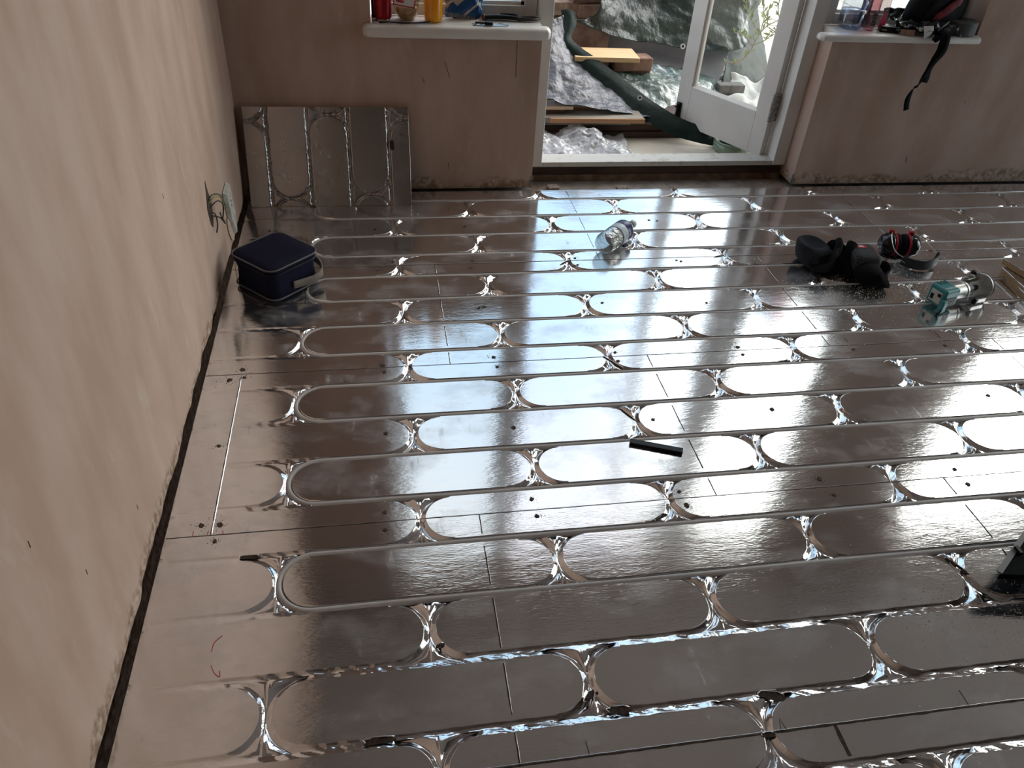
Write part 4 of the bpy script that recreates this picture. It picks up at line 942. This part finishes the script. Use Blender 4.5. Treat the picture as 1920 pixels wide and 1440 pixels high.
for i in range(5): b.box(-.030+i*.004, -.0275+i*.004, -.0268, -.0255, .007, .013)
b.build('lettering', mat('grey_print', (.35, .35, .34), .5), bx_)
M_blackfilm = mat('black_wrapper', (.015, .015, .016), .25, bump=.6, bump_scale=60)
wp = thing('wrapper', 'crumpled black and silver food wrapper beside the backpack on the right sill', 'wrapper', (2.205, 3.150, ZS))
sheet([[Vector((-.095+.05*i, -.075+.045*j-.012*i, .010+.028*((i*2+j) % 2)+.012*j)) for i in range(6)] for j in range(4)], 'black_film', M_blackfilm, wp, n=7, amp=.016, scale=26, solid=.001, seed=6, zmin=.002)
sheet([[Vector((-.085+.042*i, -.080+.03*j-.013*i, .034+.010*((i+j) % 2)-.006*i)) for i in range(4)] for j in range(3)], 'silver_patch', mat('silver_wrapper', (.62, .62, .63), .25, metal=.5, noise_scale=60, col2=(.08, .08, .08), lo=.45, hi=.5), wp, n=6, amp=.007, scale=45, solid=.0008, seed=8)
b = MB(); b.add([(-.004, -.103, .040), (.036, -.108, .043), (.046, -.104, .024), (.030, -.112, .006), (.010, -.112, -.006), (.004, -.108, .016)], [(0, 1, 2, 3, 4, 5)]); b.build('white_paper_scrap', mat('white_scrap', (.72, .72, .70), .6), wp, solid=.001)
b = MB(); b.add([(-.080, -.040, .02), (-.062, -.012, .022), (-.055, -.02, .075), (-.070, -.03, .060)], [(0, 1, 2, 3)]); b.build('clear_flap', M_film, wp, solid=.0006)
b = MB(); b.box(-.055, .0, -.105, -.060, .002, .022); b.build('brown_carton', mat('brown_card', (.22, .12, .08), .6, noise_scale=50, col2=(.4, .25, .18)), wp, rot=(0, 0, -.3))

bp = thing('backpack', 'black backpack with a red side panel lying on the right window sill', 'backpack', (2.305, 3.150, ZS+.006))
bp.scale = (.96, .95, 1)
blob([ell(-.01, .01, .0, .12, .050, 12), ell(-.005, .01, .035, .140, .062, 12), ell(.005, .01, .08, .145, .066, 12, .05), ell(.01, .01, .13, .135, .062, 12, .05), ell(.02, .01, .17, .10, .048, 12), ell(.02, .01, .19, .03, .02, 12)], 'body', mat('black_nylon', (.007, .007, .009), .7, spec=.25, bump=.5, bump_scale=18, bump_dist=.01), bp)
def patch(pts, yf, off): return [(x, yf(x, z)-off, z) for x, z in pts]
pts = []
b = MB()
n1, n2 = 12, 5; vs = []
for j in range(n2+1):
    for i in range(n1+1):
        u, v = i/n1, j/n2; x_ = -.040+.110*u; z_ = .050+.075*u+.045*(v-.5)*(1-.15*math.cos(PI*u*2))
        x_ += .010*(v-.5)
        yy = .01-.064*max(0, 1-abs((x_-.005)/.150)**2.4)**.5-.004*math.sin(PI*v)*math.sin(PI*u)-.004
        vs.append((x_, yy, z_))
b.add(vs, [(j*(n1+1)+i, j*(n1+1)+i+1, (j+1)*(n1+1)+i+1, (j+1)*(n1+1)+i) for j in range(n2) for i in range(n1)])
b.build('red_panel', mat('red_fabric', (.24, .010, .018), .6, noise_scale=45, col2=(.09, .006, .01)), bp, smooth=True, solid=.004)
b = MB(); b.ribbon(spline([(.0, -.052, .16), (-.05, -.052, .12), (-.085, -.045, .06), (-.10, -.04, .01)], 6), (0, .2, 1), .012, .004); b.build('side_seam', M_blackfab, bp, smooth=True)
b = MB(); b.ribbon(spline([(-0.005, -.055, .028), (-0.030, -.085, .022), (-0.013, -.128, .012), (-0.011, -.134, -.03), (-0.013, -.137, -.055), (-0.025, -.138, -.090), (-0.033, -.139, -.13), (-0.030, -.139, -.16), (-0.033, -.140, -.178)], 6),
                   (1, .1, .1), [.030]*6+[.034]*24+[.030]*18+[.024]*1, .003); b.build('short_strap', M_blackfab, bp, smooth=True)
b = MB(); pth = spline([(0.000, -.055, .020), (-0.015, -.10, .016), (0.003, -.130, .010), (0.007, -.137, -.03), (0.003, -.139, -.06), (-0.023, -.140, -.10), (-0.045, -.142, -.15), (-0.057, -.142, -.185), (-0.075, -.142, -.205), (-0.083, -.142, -.235), (-0.083, -.143, -.26), (-0.073, -.143, -.292)], 6)
tw = [Vector((1, .1, 0)) if i < 36 else Vector((.35+.65*abs((i-45)/12), .6*(1-min(1, abs((i-45)/12))), .1)) for i in range(len(pth))]
b.ribbon(pth, tw, .024, .003); b.build('long_strap', M_blackfab, bp, smooth=True)
b = MB(); b.ribbon(spline([(-0.005, -.10, .018), (-0.020, -.128, .012), (-0.035, -.134, -.006), (-0.050, -.134, -.016), (-0.055, -.130, -.010), (-0.040, -.128, .004)], 6), (0, 1, .3), .016, .003); b.build('strap_loop', M_blackfab, bp, smooth=True)
b = MB(); b.tube([(-0.035, -.11, .018), (0.010, -.098, .050)], .0035, 7); b.build('strap_buckle', mat('shiny_grey', (.2, .2, .2), .2), bp, smooth=True)
ro = thing('cable_reel', 'flat grey coil of cable at the right end of the right sill under the backpack', 'coil', (2.415, 3.118, ZS))
b = MB(); prof = [(.030, .001)]
for i in range(9): prof += [(.066, .002+i*.0055), (.068, .0045+i*.0055)]
prof += [(.060, .053), (.032, .052)]
b.lathe(prof, 40); b.build('coil', mat('grey_sheath', (.06, .062, .06), .6, noise_scale=20, col2=(.10, .10, .098)), ro, smooth=True)

# ------------------------------------------------------------------ outside: paving
M_pave = mat('sandstone_paving', (.60, .55, .46), .85, noise_scale=7, col2=(.70, .65, .56), bump=.3, bump_scale=40)
M_joint = mat('paving_joint', (.20, .17, .13), .95, noise_scale=30, col2=(.3, .26, .2))
b = MB(); b.box(-9, 13, 3.29, 20, -.10, -.012); g_ = struct(b.build('floor_patio', M_joint))
r = random.Random(5); y_ = 3.30; row = 0; b = MB()
while y_ < 12:
    hh = (.45, .60, .45, .75)[row % 4]; x_ = -5+(row*.37) % .6
    while x_ < 9:
        ww = r.choice((.45, .6, .6, .9)); b.box(x_, x_+ww-.010, y_, y_+hh-.010, -.02, r.uniform(-.003, .001)); x_ += ww
    y_ += hh; row += 1
b.build('paving_slabs', M_pave, g_, bevel=.004)
# garden wall and house side seen only in reflections stay low: a far fence
M_fence = mat('fence_timber', (.33, .25, .17), .8, noise_scale=6, col2=(.42, .33, .24), stretch=(6, 6, .4))
f_ = thing('garden_fence', 'pale timber fence far behind the patio', 'fence', (0, 12.2, 0))
for k in range(11):
    b = MB(); 
    for i in range(12): b.box(-8+k*1.8+i*.148, -8+k*1.8+i*.148+.142, 0, .02, 0, 1.7)
    b.build('fence_panel', M_fence, f_)

# timber stack
def plank(lbl, x0, x1, y0, y1, z0, z1, m, rz=0, dz=0, group='planks stacked outside the door', name='plank'):
    cx_, cy_ = (x0+x1)/2, (y0+y1)/2
    b = MB(); b.box(x0-cx_, x1-cx_, y0-cy_, y1-cy_, 0, z1-z0); o = b.build(name, m, bevel=.002, loc=(cx_, cy_, z0), rot=(0, dz, rz))
    return tag(o, lbl, 'timber', group)
M_gw = mat('grey_weathered_wood', (.25, .22, .18), .85, noise_scale=8, col2=(.36, .32, .26), stretch=(.5, 4, 4))
M_pine = mat('fresh_pine', (.66, .44, .22), .6, noise_scale=6, col2=(.72, .52, .29), stretch=(.6, 6, 3))
M_or = mat('orange_sawn_wood', (.42, .22, .11), .7, noise_scale=10, col2=(.5, .30, .17), stretch=(.5, 4, 4))
plank('dark brown wet sleeper at the bottom front of the timber stack', .62, 1.72, 3.665, 3.78, .0, .030, M_darkwood)
plank('second dark brown sleeper lying on the bottom one of the timber stack', .60, 1.68, 3.675, 3.82, .031, .064, M_darkwood)
plank('thin grey strip of wood on top of the dark sleepers', .55, 1.24, 3.66, 3.70, .066, .078, M_gw)
plank('dark board under the weathered plank at the back of the sleepers', .60, 1.60, 3.73, 3.88, .066, .094, M_darkwood)
plank('wide grey weathered plank with orange sawn front edge on the timber stack', .55, 1.285, 3.60, 3.71, .098, .122, M_gw, rz=-.02)
plank('orange sawn batten along the front of the weathered plank', .82, 1.287, 3.588, 3.602, .099, .121, M_or, rz=-.02)
plank('reddish board half hidden behind the weathered plank under the grey tarp', .60, 1.16, 3.715, 3.80, .112, .134, M_or)
plank('short pale offcut with a metal clip on the timber stack by the left door post', .62, .938, 3.640, 3.725, .146, .162, mat('pale_plywood', (.58, .42, .28), .6, noise_scale=6, col2=(.64, .50, .36), stretch=(.5, 5, 3)))
plank('dark spacer block under the short pale offcut', .62, .90, 3.655, 3.72, .123, .145, M_darkwood)
plank('pale batten poking out from under the grey tarp behind the short offcut', .60, .93, 3.76, 3.80, .150, .172, M_pine)
b = MB(); b.tube(spline([(0, 0, 0), (.03, -.004, .005), (.06, -.018, .0)], 4), .0035, 6); b.tube([(.0, .006, .004), (.045, -.012, .005)], .0025, 6)
tag(b.build('metal_clip', mat('bronze_metal', (.10, .08, .05), .4, metal=.7), loc=(.855, 3.69, .166), smooth=True), 'small dark metal clip lying on the short pale offcut', 'clip')
plank('fresh pine board lying flat behind the green tarp edge', 1.01, 1.345, 3.965, 4.145, .277, .300, M_pine, rz=-.04, group=None)
M_brick = mat('old_brick', (.16, .085, .06), .9, noise_scale=14, col2=(.28, .18, .13), bump=1, bump_scale=50)
M_brickp = mat('pale_brick', (.42, .33, .23), .9, noise_scale=25, col2=(.22, .14, .10), bump=1, bump_scale=50)
def brick(lbl, x, y, z, m, rz=0, L=.215, W_=.102, h_=.065):
    b = MB(); b.box(-L/2, L/2, -W_/2, W_/2, 0, h_); return tag(b.build('brick', m, bevel=.006, loc=(x, y, z), rot=(0, 0, rz)), lbl, 'brick', 'bricks outside the door')
brick('brown brick supporting the right end of the pine board', 1.335, 4.095, .21, M_brick, .1)
brick('brick under the left end of the pine board', 1.10, 4.10, .21, M_brick, .05)
brick('lower brown brick under the right end of the pine board', 1.34, 4.12, .144, M_brick, .0)
brick('pale crumbling brick at the left end of the brick pile beside the green tarp', 1.040, 4.455, .395, M_brickp, .12)
brick('reddish brick next to the pale one on the brick pile', 1.185, 4.44, .385, M_brick, -.1, L=.15)
brick('dark brick on top of the brick pile', 1.16, 4.47, .452, M_brick, .25)
b = MB(); b.box(.93, 1.30, 4.42, 4.75, .0, .382); tag(b.build('brick_pile_base', M_brick, bevel=.01), 'dark heap of bricks behind the folded tarp', 'bricks')
brick('grey block lying on the white cloth beyond the door glass', 1.998, 4.255, .045, mat('grey_block', (.13, .12, .12), .8, noise_scale=30, col2=(.19, .18, .17)), 0, L=.155, W_=.07, h_=.045)

# tarpaulins
M_tg = mat('green_tarpaulin', (.010, .022, .018), .36, noise_scale=5, col2=(.024, .042, .034), bump=1, bump_scale=26, coat=.1, bump_dist=.010)
M_tl = mat('light_green_tarpaulin', (.07, .105, .092), .26, noise_scale=8, col2=(.13, .175, .155), bump=1, bump_scale=42, coat=.4, bump_dist=.010)
M_ts = mat('silver_grey_tarpaulin', (.045, .050, .062), .38, noise_scale=8, col2=(.085, .092, .11), bump=1, bump_scale=30, coat=.1, bump_dist=.010)
V3 = lambda rows: [[Vector(p) for p in r_] for r_ in rows]
o = sheet(V3([[(0.70,4.05,0.455),(0.80,4.0,0.46),(0.88,4.05,0.45),(0.96,4.12,0.46)],[(0.68,3.98,0.37),(0.76,3.96,0.37),(0.87,3.99,0.36),(0.97,4.06,0.355)],[(0.66,3.87,0.29),(0.76,3.86,0.28),(0.90,3.89,0.285),(1.06,3.98,0.255)],
    [(0.64,3.77,0.235),(0.78,3.77,0.235),(0.98,3.80,0.215),(1.18,3.87,0.185)],[(0.62,3.69,0.215),(0.80,3.69,0.20),(1.02,3.70,0.170),(1.27,3.74,0.130)],[(0.60,3.635,0.20),(0.80,3.64,0.185),(1.04,3.64,0.150),(1.345,3.655,0.105)]]),
    'grey_tarpaulin', M_ts, n=14, amp=.011, scale=10, solid=.002, seed=1)
tag(o, 'silver grey side of a tarpaulin draped over the timber just outside the left door post', 'tarpaulin')
o = thing('green_tarpaulin_edge', 'dark green folded tarpaulin hem with an eyelet running down across the doorway', 'tarpaulin', (0, 0, 0))
sheet(V3([[(0.95,4.15,0.475),(0.99,4.15,0.48),(1.03,4.15,0.46)],[(0.965,4.12,0.42),(1.0,4.11,0.43),(1.03,4.12,0.415)],[(0.94,4.05,0.35),(.97,4.05,.36),(1.00,4.07,0.36)],[(1.0,4.0,0.285),(1.03,4.0,.31),(1.06,4.02,0.32)],
    [(1.09,3.92,0.225),(1.12,3.92,.25),(1.155,3.95,0.27)],[(1.19,3.82,0.165),(1.23,3.82,.19),(1.27,3.85,0.205)],[(1.29,3.68,0.105),(1.33,3.69,.135),(1.37,3.72,0.155)],[(1.40,3.60,0.055),(1.44,3.61,.085),(1.48,3.64,0.11)],[(1.54,3.56,0.02),(1.58,3.57,.045),(1.63,3.60,0.07)],[(1.72,3.50,0.005),(1.76,3.51,.02),(1.81,3.54,0.04)]]),
    'hem', mat('dark_green_hem', (.010, .022, .017), .65, spec=.25, bump=.6, bump_scale=20, bump_dist=.01), o, n=9, amp=.0025, scale=9, solid=.003, seed=2)
M_eye = mat('eyelet_metal', (.72, .72, .70), .3, metal=.8)
def eyelet(par, c_, nrm, s_=.013):
    b = MB(); q = Vector(nrm).to_track_quat('Z', 'Y').to_matrix().to_4x4(); b.M = Matrix.Translation(c_) @ q
    b.lathe([(s_*.5, 0), (s_, 0), (s_, .003), (s_*.5, .003), (s_*.5, 0)], 20); b.build('eyelet', M_eye, par, smooth=False)
    b = MB(); b.M = Matrix.Translation(c_) @ q; b.lathe([(0, .001), (s_*.5, .001)], 16); b.build('eyelet_hole', M_hole, par)
eyelet(o, (1.290, 3.722, .178), (-.3, -.75, .6))
o = sheet(V3([[(1.10,4.18,0.20),(1.28,4.26,0.20),(1.46,4.34,0.17),(1.61,4.38,0.14),(1.82,4.44,0.12),(2.03,4.46,0.05)],[(1.12,4.06,0.235),(1.26,4.10,0.225),(1.43,4.14,0.20),(1.57,4.17,0.165),(1.75,4.22,0.13),(1.96,4.30,0.06)],
    [(1.16,3.96,0.215),(1.30,4.0,0.185),(1.42,4.03,0.18),(1.54,4.06,0.15),(1.72,4.11,0.11),(1.90,4.18,0.045)],[(1.23,3.88,0.18),(1.35,3.90,0.15),(1.43,3.94,0.150),(1.50,3.96,0.155),(1.67,4.0,0.09),(1.85,4.07,0.035)],
    [(1.30,3.79,0.15),(1.37,3.80,0.13),(1.42,3.83,0.105),(1.485,3.86,0.10),(1.62,3.90,0.07),(1.80,3.97,0.02)],[(1.36,3.72,0.12),(1.41,3.74,0.10),(1.45,3.77,0.07),(1.51,3.80,0.06),(1.62,3.84,0.04),(1.77,3.90,0.01)]]),
    'light_green_tarpaulin', M_tl, n=14, amp=.017, scale=8, solid=.002, seed=5, zmin=.004)
tag(o, 'crumpled shiny light green tarpaulin lying low in the middle of the doorway view', 'tarpaulin')
o = thing('dark_green_tarpaulin', 'large dark green tarpaulin with a white eyelet hanging over the pile behind the doorway', 'tarpaulin', (0, 0, 0))
sheet(V3([[(1.10,5.0,0.80),(1.35,5.2,0.85),(1.60,5.3,0.85),(1.80,5.35,0.82),(2.0,5.3,0.80),(2.2,5.2,0.74),(2.40,5.1,0.66)],[(1.19,4.35,0.66),(1.36,4.5,0.68),(1.59,4.6,0.64),(1.79,4.62,0.62),(1.97,4.6,0.62),(2.15,4.6,0.58),(2.30,4.7,0.50)],[(1.19,4.30,0.50),(1.34,4.41,0.48),(1.57,4.50,0.44),(1.76,4.50,0.42),(1.93,4.5,0.43),(2.08,4.5,0.41),(2.17,4.56,0.36)],
    [(1.15,4.28,0.42),(1.34,4.37,0.38),(1.56,4.44,0.36),(1.75,4.44,0.335),(1.91,4.43,0.33),(2.06,4.43,0.315),(2.14,4.47,0.30)],[(1.03,4.24,0.41),(1.35,4.33,0.30),(1.55,4.39,0.265),(1.745,4.39,0.235),(1.88,4.37,0.235),(2.03,4.38,0.235),(2.11,4.41,0.25)]]),
    'sheet', M_tg, o, n=11, amp=.020, scale=6, solid=.002, seed=9)
eyelet(o, (1.708, 4.345, .262), (0, -.9, .35), .015)
o = sheet(V3([[(1.20,4.56,0.27),(1.41,4.52,0.27),(1.59,4.52,0.26),(1.79,4.52,0.24),(1.95,4.46,0.24),(2.02,4.41,0.24)],[(1.20,4.50,0.22),(1.42,4.50,0.19),(1.60,4.50,0.19),(1.77,4.47,0.17),(1.90,4.41,0.15),(1.985,4.36,0.15)],[(1.22,4.45,0.17),(1.43,4.43,0.16),(1.57,4.42,0.15),(1.75,4.40,0.12),(1.84,4.36,0.07),(1.94,4.31,0.06)],[(1.22,4.44,0.10),(1.43,4.42,0.10),(1.57,4.40,0.09),(1.75,4.38,0.06),(1.83,4.34,0.02),(1.92,4.28,0.01)]]),
    'grey_sheet', mat('smooth_grey_sheet', (.20, .20, .215), .4, noise_scale=4, col2=(.30, .30, .31)), n=8, amp=.003, scale=4, solid=.003, seed=3, ridge=False)
tag(o, 'smooth grey plastic sheet showing below the dark green tarpaulin', 'plastic sheet')
o = sheet(V3([[(2.06,4.62,0.22),(2.26,4.78,0.26),(2.46,5.20,0.42),(2.50,5.4,0.50)],[(2.03,4.46,0.16),(2.20,4.62,0.17),(2.43,4.93,0.18),(2.50,5.1,0.22)],[(1.98,4.34,0.10),(2.16,4.50,0.09),(2.36,4.72,0.09),(2.48,4.9,.10)],[(1.95,4.24,0.02),(2.14,4.42,0.01),(2.33,4.58,0.01),(2.46,4.75,.01)]]),
    'dark_sheet', mat('blackish_green_sheet', (.012, .019, .017), .6, spec=.2, noise_scale=5, col2=(.025, .036, .032), bump=.5, bump_scale=15, bump_dist=.01), n=9, amp=.008, scale=5, solid=.002, seed=7)
tag(o, 'blackish green sheet behind the white cloth seen through the door glass', 'plastic sheet')
o = sheet(V3([[(1.96,4.40,0.06),(2.05,4.42,0.10),(2.13,4.40,0.09),(2.22,4.38,0.05),(2.27,4.40,0.09)],[(1.96,4.32,0.03),(2.08,4.34,0.06),(2.14,4.30,0.04),(2.20,4.27,0.03),(2.25,4.30,0.08)],[(1.95,4.20,0.02),(2.06,4.22,0.03),(2.12,4.22,0.02),(2.17,4.20,0.05),(2.22,4.23,0.09)],[(1.93,4.12,0.05),(2.02,4.14,0.07),(2.07,4.12,0.03),(2.12,4.15,0.06),(2.18,4.19,0.07)],[(1.92,4.08,0.01),(2.00,4.05,0.02),(2.06,4.06,0.01),(2.11,4.10,0.01),(2.16,4.15,0.01)]]),
    'white_cloth', mat('white_cloth', (.60, .60, .58), .8), n=7, amp=.012, scale=9, solid=.002, seed=12, zmin=.003)
tag(o, 'crumpled white cloth on the paving seen through the door glass', 'cloth')
brick('pale stone edging block below the light green tarpaulin beside the door leaf', 1.62, 3.86, .0, M_pave, -.1, L=.34, W_=.12, h_=.055)
# crumpled clear film beside the threshold
o = sheet([[Vector((.60+.085*i, 3.325+.060*j, .010+.016*math.sin(i*2.1+j)+(.055 if j > 2 else .03*(j > 0))*(1-.08*i)+(.03 if (i, j) in ((4, 4), (5, 4), (4, 5)) else 0))) for i in range(8)] for j in range(6)],
    'clear_plastic_film', mat('crumpled_film', (.72, .73, .76), .08, alpha=.55, bump=1, bump_scale=30, bump_dist=.02, coat=1, spec=1), n=16, amp=.014, scale=15, solid=.0008, seed=15, zmin=.003)
tag(o, 'heap of crumpled clear plastic film on the paving at the left of the threshold', 'plastic film')
# glazed pot under the door leaf
pt = thing('glazed_pot', 'low sage green glazed pot standing under the bottom of the open door', 'plant pot', (1.725, 3.495, 0))
b = MB(); b.lathe([(.080, 0), (.094, .004), (.098, .02), (.098, .044)], 36); b.build('pot', mat('sage_glaze', (.17, .24, .17), .15, noise_scale=8, col2=(.24, .31, .23), coat=.6, stretch=(1, 1, .3)), pt, smooth=True)
b = MB(); b.lathe([(.098, .044), (.100, .046), (.100, .053), (.094, .055), (.090, .045), (0, .040)], 36); b.build('rim', MATS['sage_glaze'], pt, smooth=True)
# shrub branches beyond the glass
sh = thing('shrub', 'bare twiggy shrub with narrow green leaves seen through the door glass', 'shrub', (0, 0, 0))
M_twig = mat('twig_bark', (.30, .25, .20), .8); M_leaf = mat('narrow_leaf', (.22, .30, .08), .5, noise_scale=20, col2=(.34, .42, .14))
tw = [[(1.85,4.12,0.22),(1.87,4.1,0.25),(1.92,4.1,0.245),(1.97,4.1,0.27),(2.0,4.1,0.32),(2.03,4.12,0.38),(2.08,4.15,0.42),(2.18,4.2,0.45),(2.3,4.3,.48)],[(2.01,4.1,0.34),(2.06,4.1,0.36),(2.10,4.1,0.40),(2.14,4.1,.46)],[(2.03,4.12,0.39),(1.99,4.1,0.43),(1.95,4.1,0.47),(1.92,4.1,0.52),(1.90,4.1,.60)],
      [(2.08,4.14,0.42),(2.05,4.1,0.46),(2.02,4.1,0.50),(2.0,4.1,0.58)],[(2.0,4.1,0.33),(1.96,4.1,0.37),(1.92,4.1,0.39),(1.88,4.1,.40)],[(2.14,4.12,0.45),(2.10,4.1,0.50),(2.09,4.1,0.56),(2.1,4.1,.64)],[(2.08,4.13,.42),(2.13,4.1,.39),(2.15,4.1,.34)],[(2.03,4.1,.39),(2.02,4.08,.47),(2.05,4.08,.55)]]
b = MB()
for i, t_ in enumerate(tw): b.tube(spline(t_, 6), (lambda t, i=i: (.0045 if i == 0 else .0028)*(1-.45*t)), 6)
b.build('branches', M_twig, sh, smooth=True)
r = random.Random(21); b = MB()
for t_ in tw:
    for q in spline(t_, 4)[3:]:
        for _ in range(2 if t_ is not tw[0] else 1):
            if r.random() < .30: continue
            a = r.uniform(0, 2*PI); d = Vector((math.cos(a), r.uniform(-.5, .5), abs(math.sin(a))*.8+.15)).normalized(); L = r.uniform(.022, .048)
            s_ = d.cross(Vector((r.uniform(-1, 1), -1, r.uniform(-1, 1)))).normalized()*L*.13; up_ = d.cross(s_).normalized()*.0012
            b.add([tuple(q), tuple(q+d*L*.5+s_), tuple(q+d*L), tuple(q+d*L*.5-s_), tuple(q+d*L*.5+up_)], [(0, 1, 4), (1, 2, 4), (2, 3, 4), (3, 0, 4)])
b.build('leaves', M_leaf, sh)
# stone slab leaning beyond the left window
o = MB(); o.add([(.80, 5.9, 0), (1.05, 5.6, 0), (1.12, 5.65, .42), (.86, 5.95, .45), (.83, 5.93, 0), (1.08, 5.63, 0), (1.15, 5.68, .42), (.89, 5.98, .45)], [(0, 1, 2, 3), (7, 6, 5, 4), (0, 4, 5, 1), (1, 5, 6, 2), (2, 6, 7, 3), (3, 7, 4, 0)])
tag(o.build('leaning_slate', mat('slate_grey', (.20, .24, .24), .6, noise_scale=10, col2=(.3, .34, .33))), 'grey green slate leaning on the patio seen through the left window', 'slate')
# hairline scratches and nicks in the plaster
M_scr = mat('plaster_scratch', (.10, .05, .035), .9)
for wn, l_ in (('wall_back', [(.271, .514), (.282, .483), (.290, .455)]), ('wall_back', [(.185, .456), (.193, .434)]), ('wall_back', [(.548, .604), (.550, .53), (.550, .459)]),
               ('wall_back', [(2.557, .376), (2.566, .367)]), ('wall_back', [(2.386, .097), (2.382, .125)]), ('wall_back', [(.286, .113), (.290, .083)])):
    b = MB(); b.ribbon([(x, YW-.0004, z) for x, z in l_], (1, 0, .1), .0022, .0006); b.build('scratch', M_scr, bpy.data.objects[wn])
for y_, z_ in ((.835, .465), (.940, .270), (1.203, .149), (1.9, .52)):
    b = MB(); b.ribbon([(-.5296, y_, z_-.006), (-.5296, y_+.001, z_+.006)], (0, 1, 0), .002, .0006); b.build('scratch', M_scr, bpy.data.objects['wall_left'])
# small white cap on the paving beside the pot
b = MB(); b.M = Matrix.Translation((0, 0, .016)) @ Matrix.Rotation(PI/2, 4, 'X'); b.lathe([(0, -.012), (.015, -.012), (.016, .012), (0, .014)], 20)
tag(b.build('bottle_top', mat('pale_green_white', (.5, .56, .48), .4), smooth=True, loc=(1.708, 3.372, 0)), 'small pale round cap on the paving at the right of the green pot', 'cap')
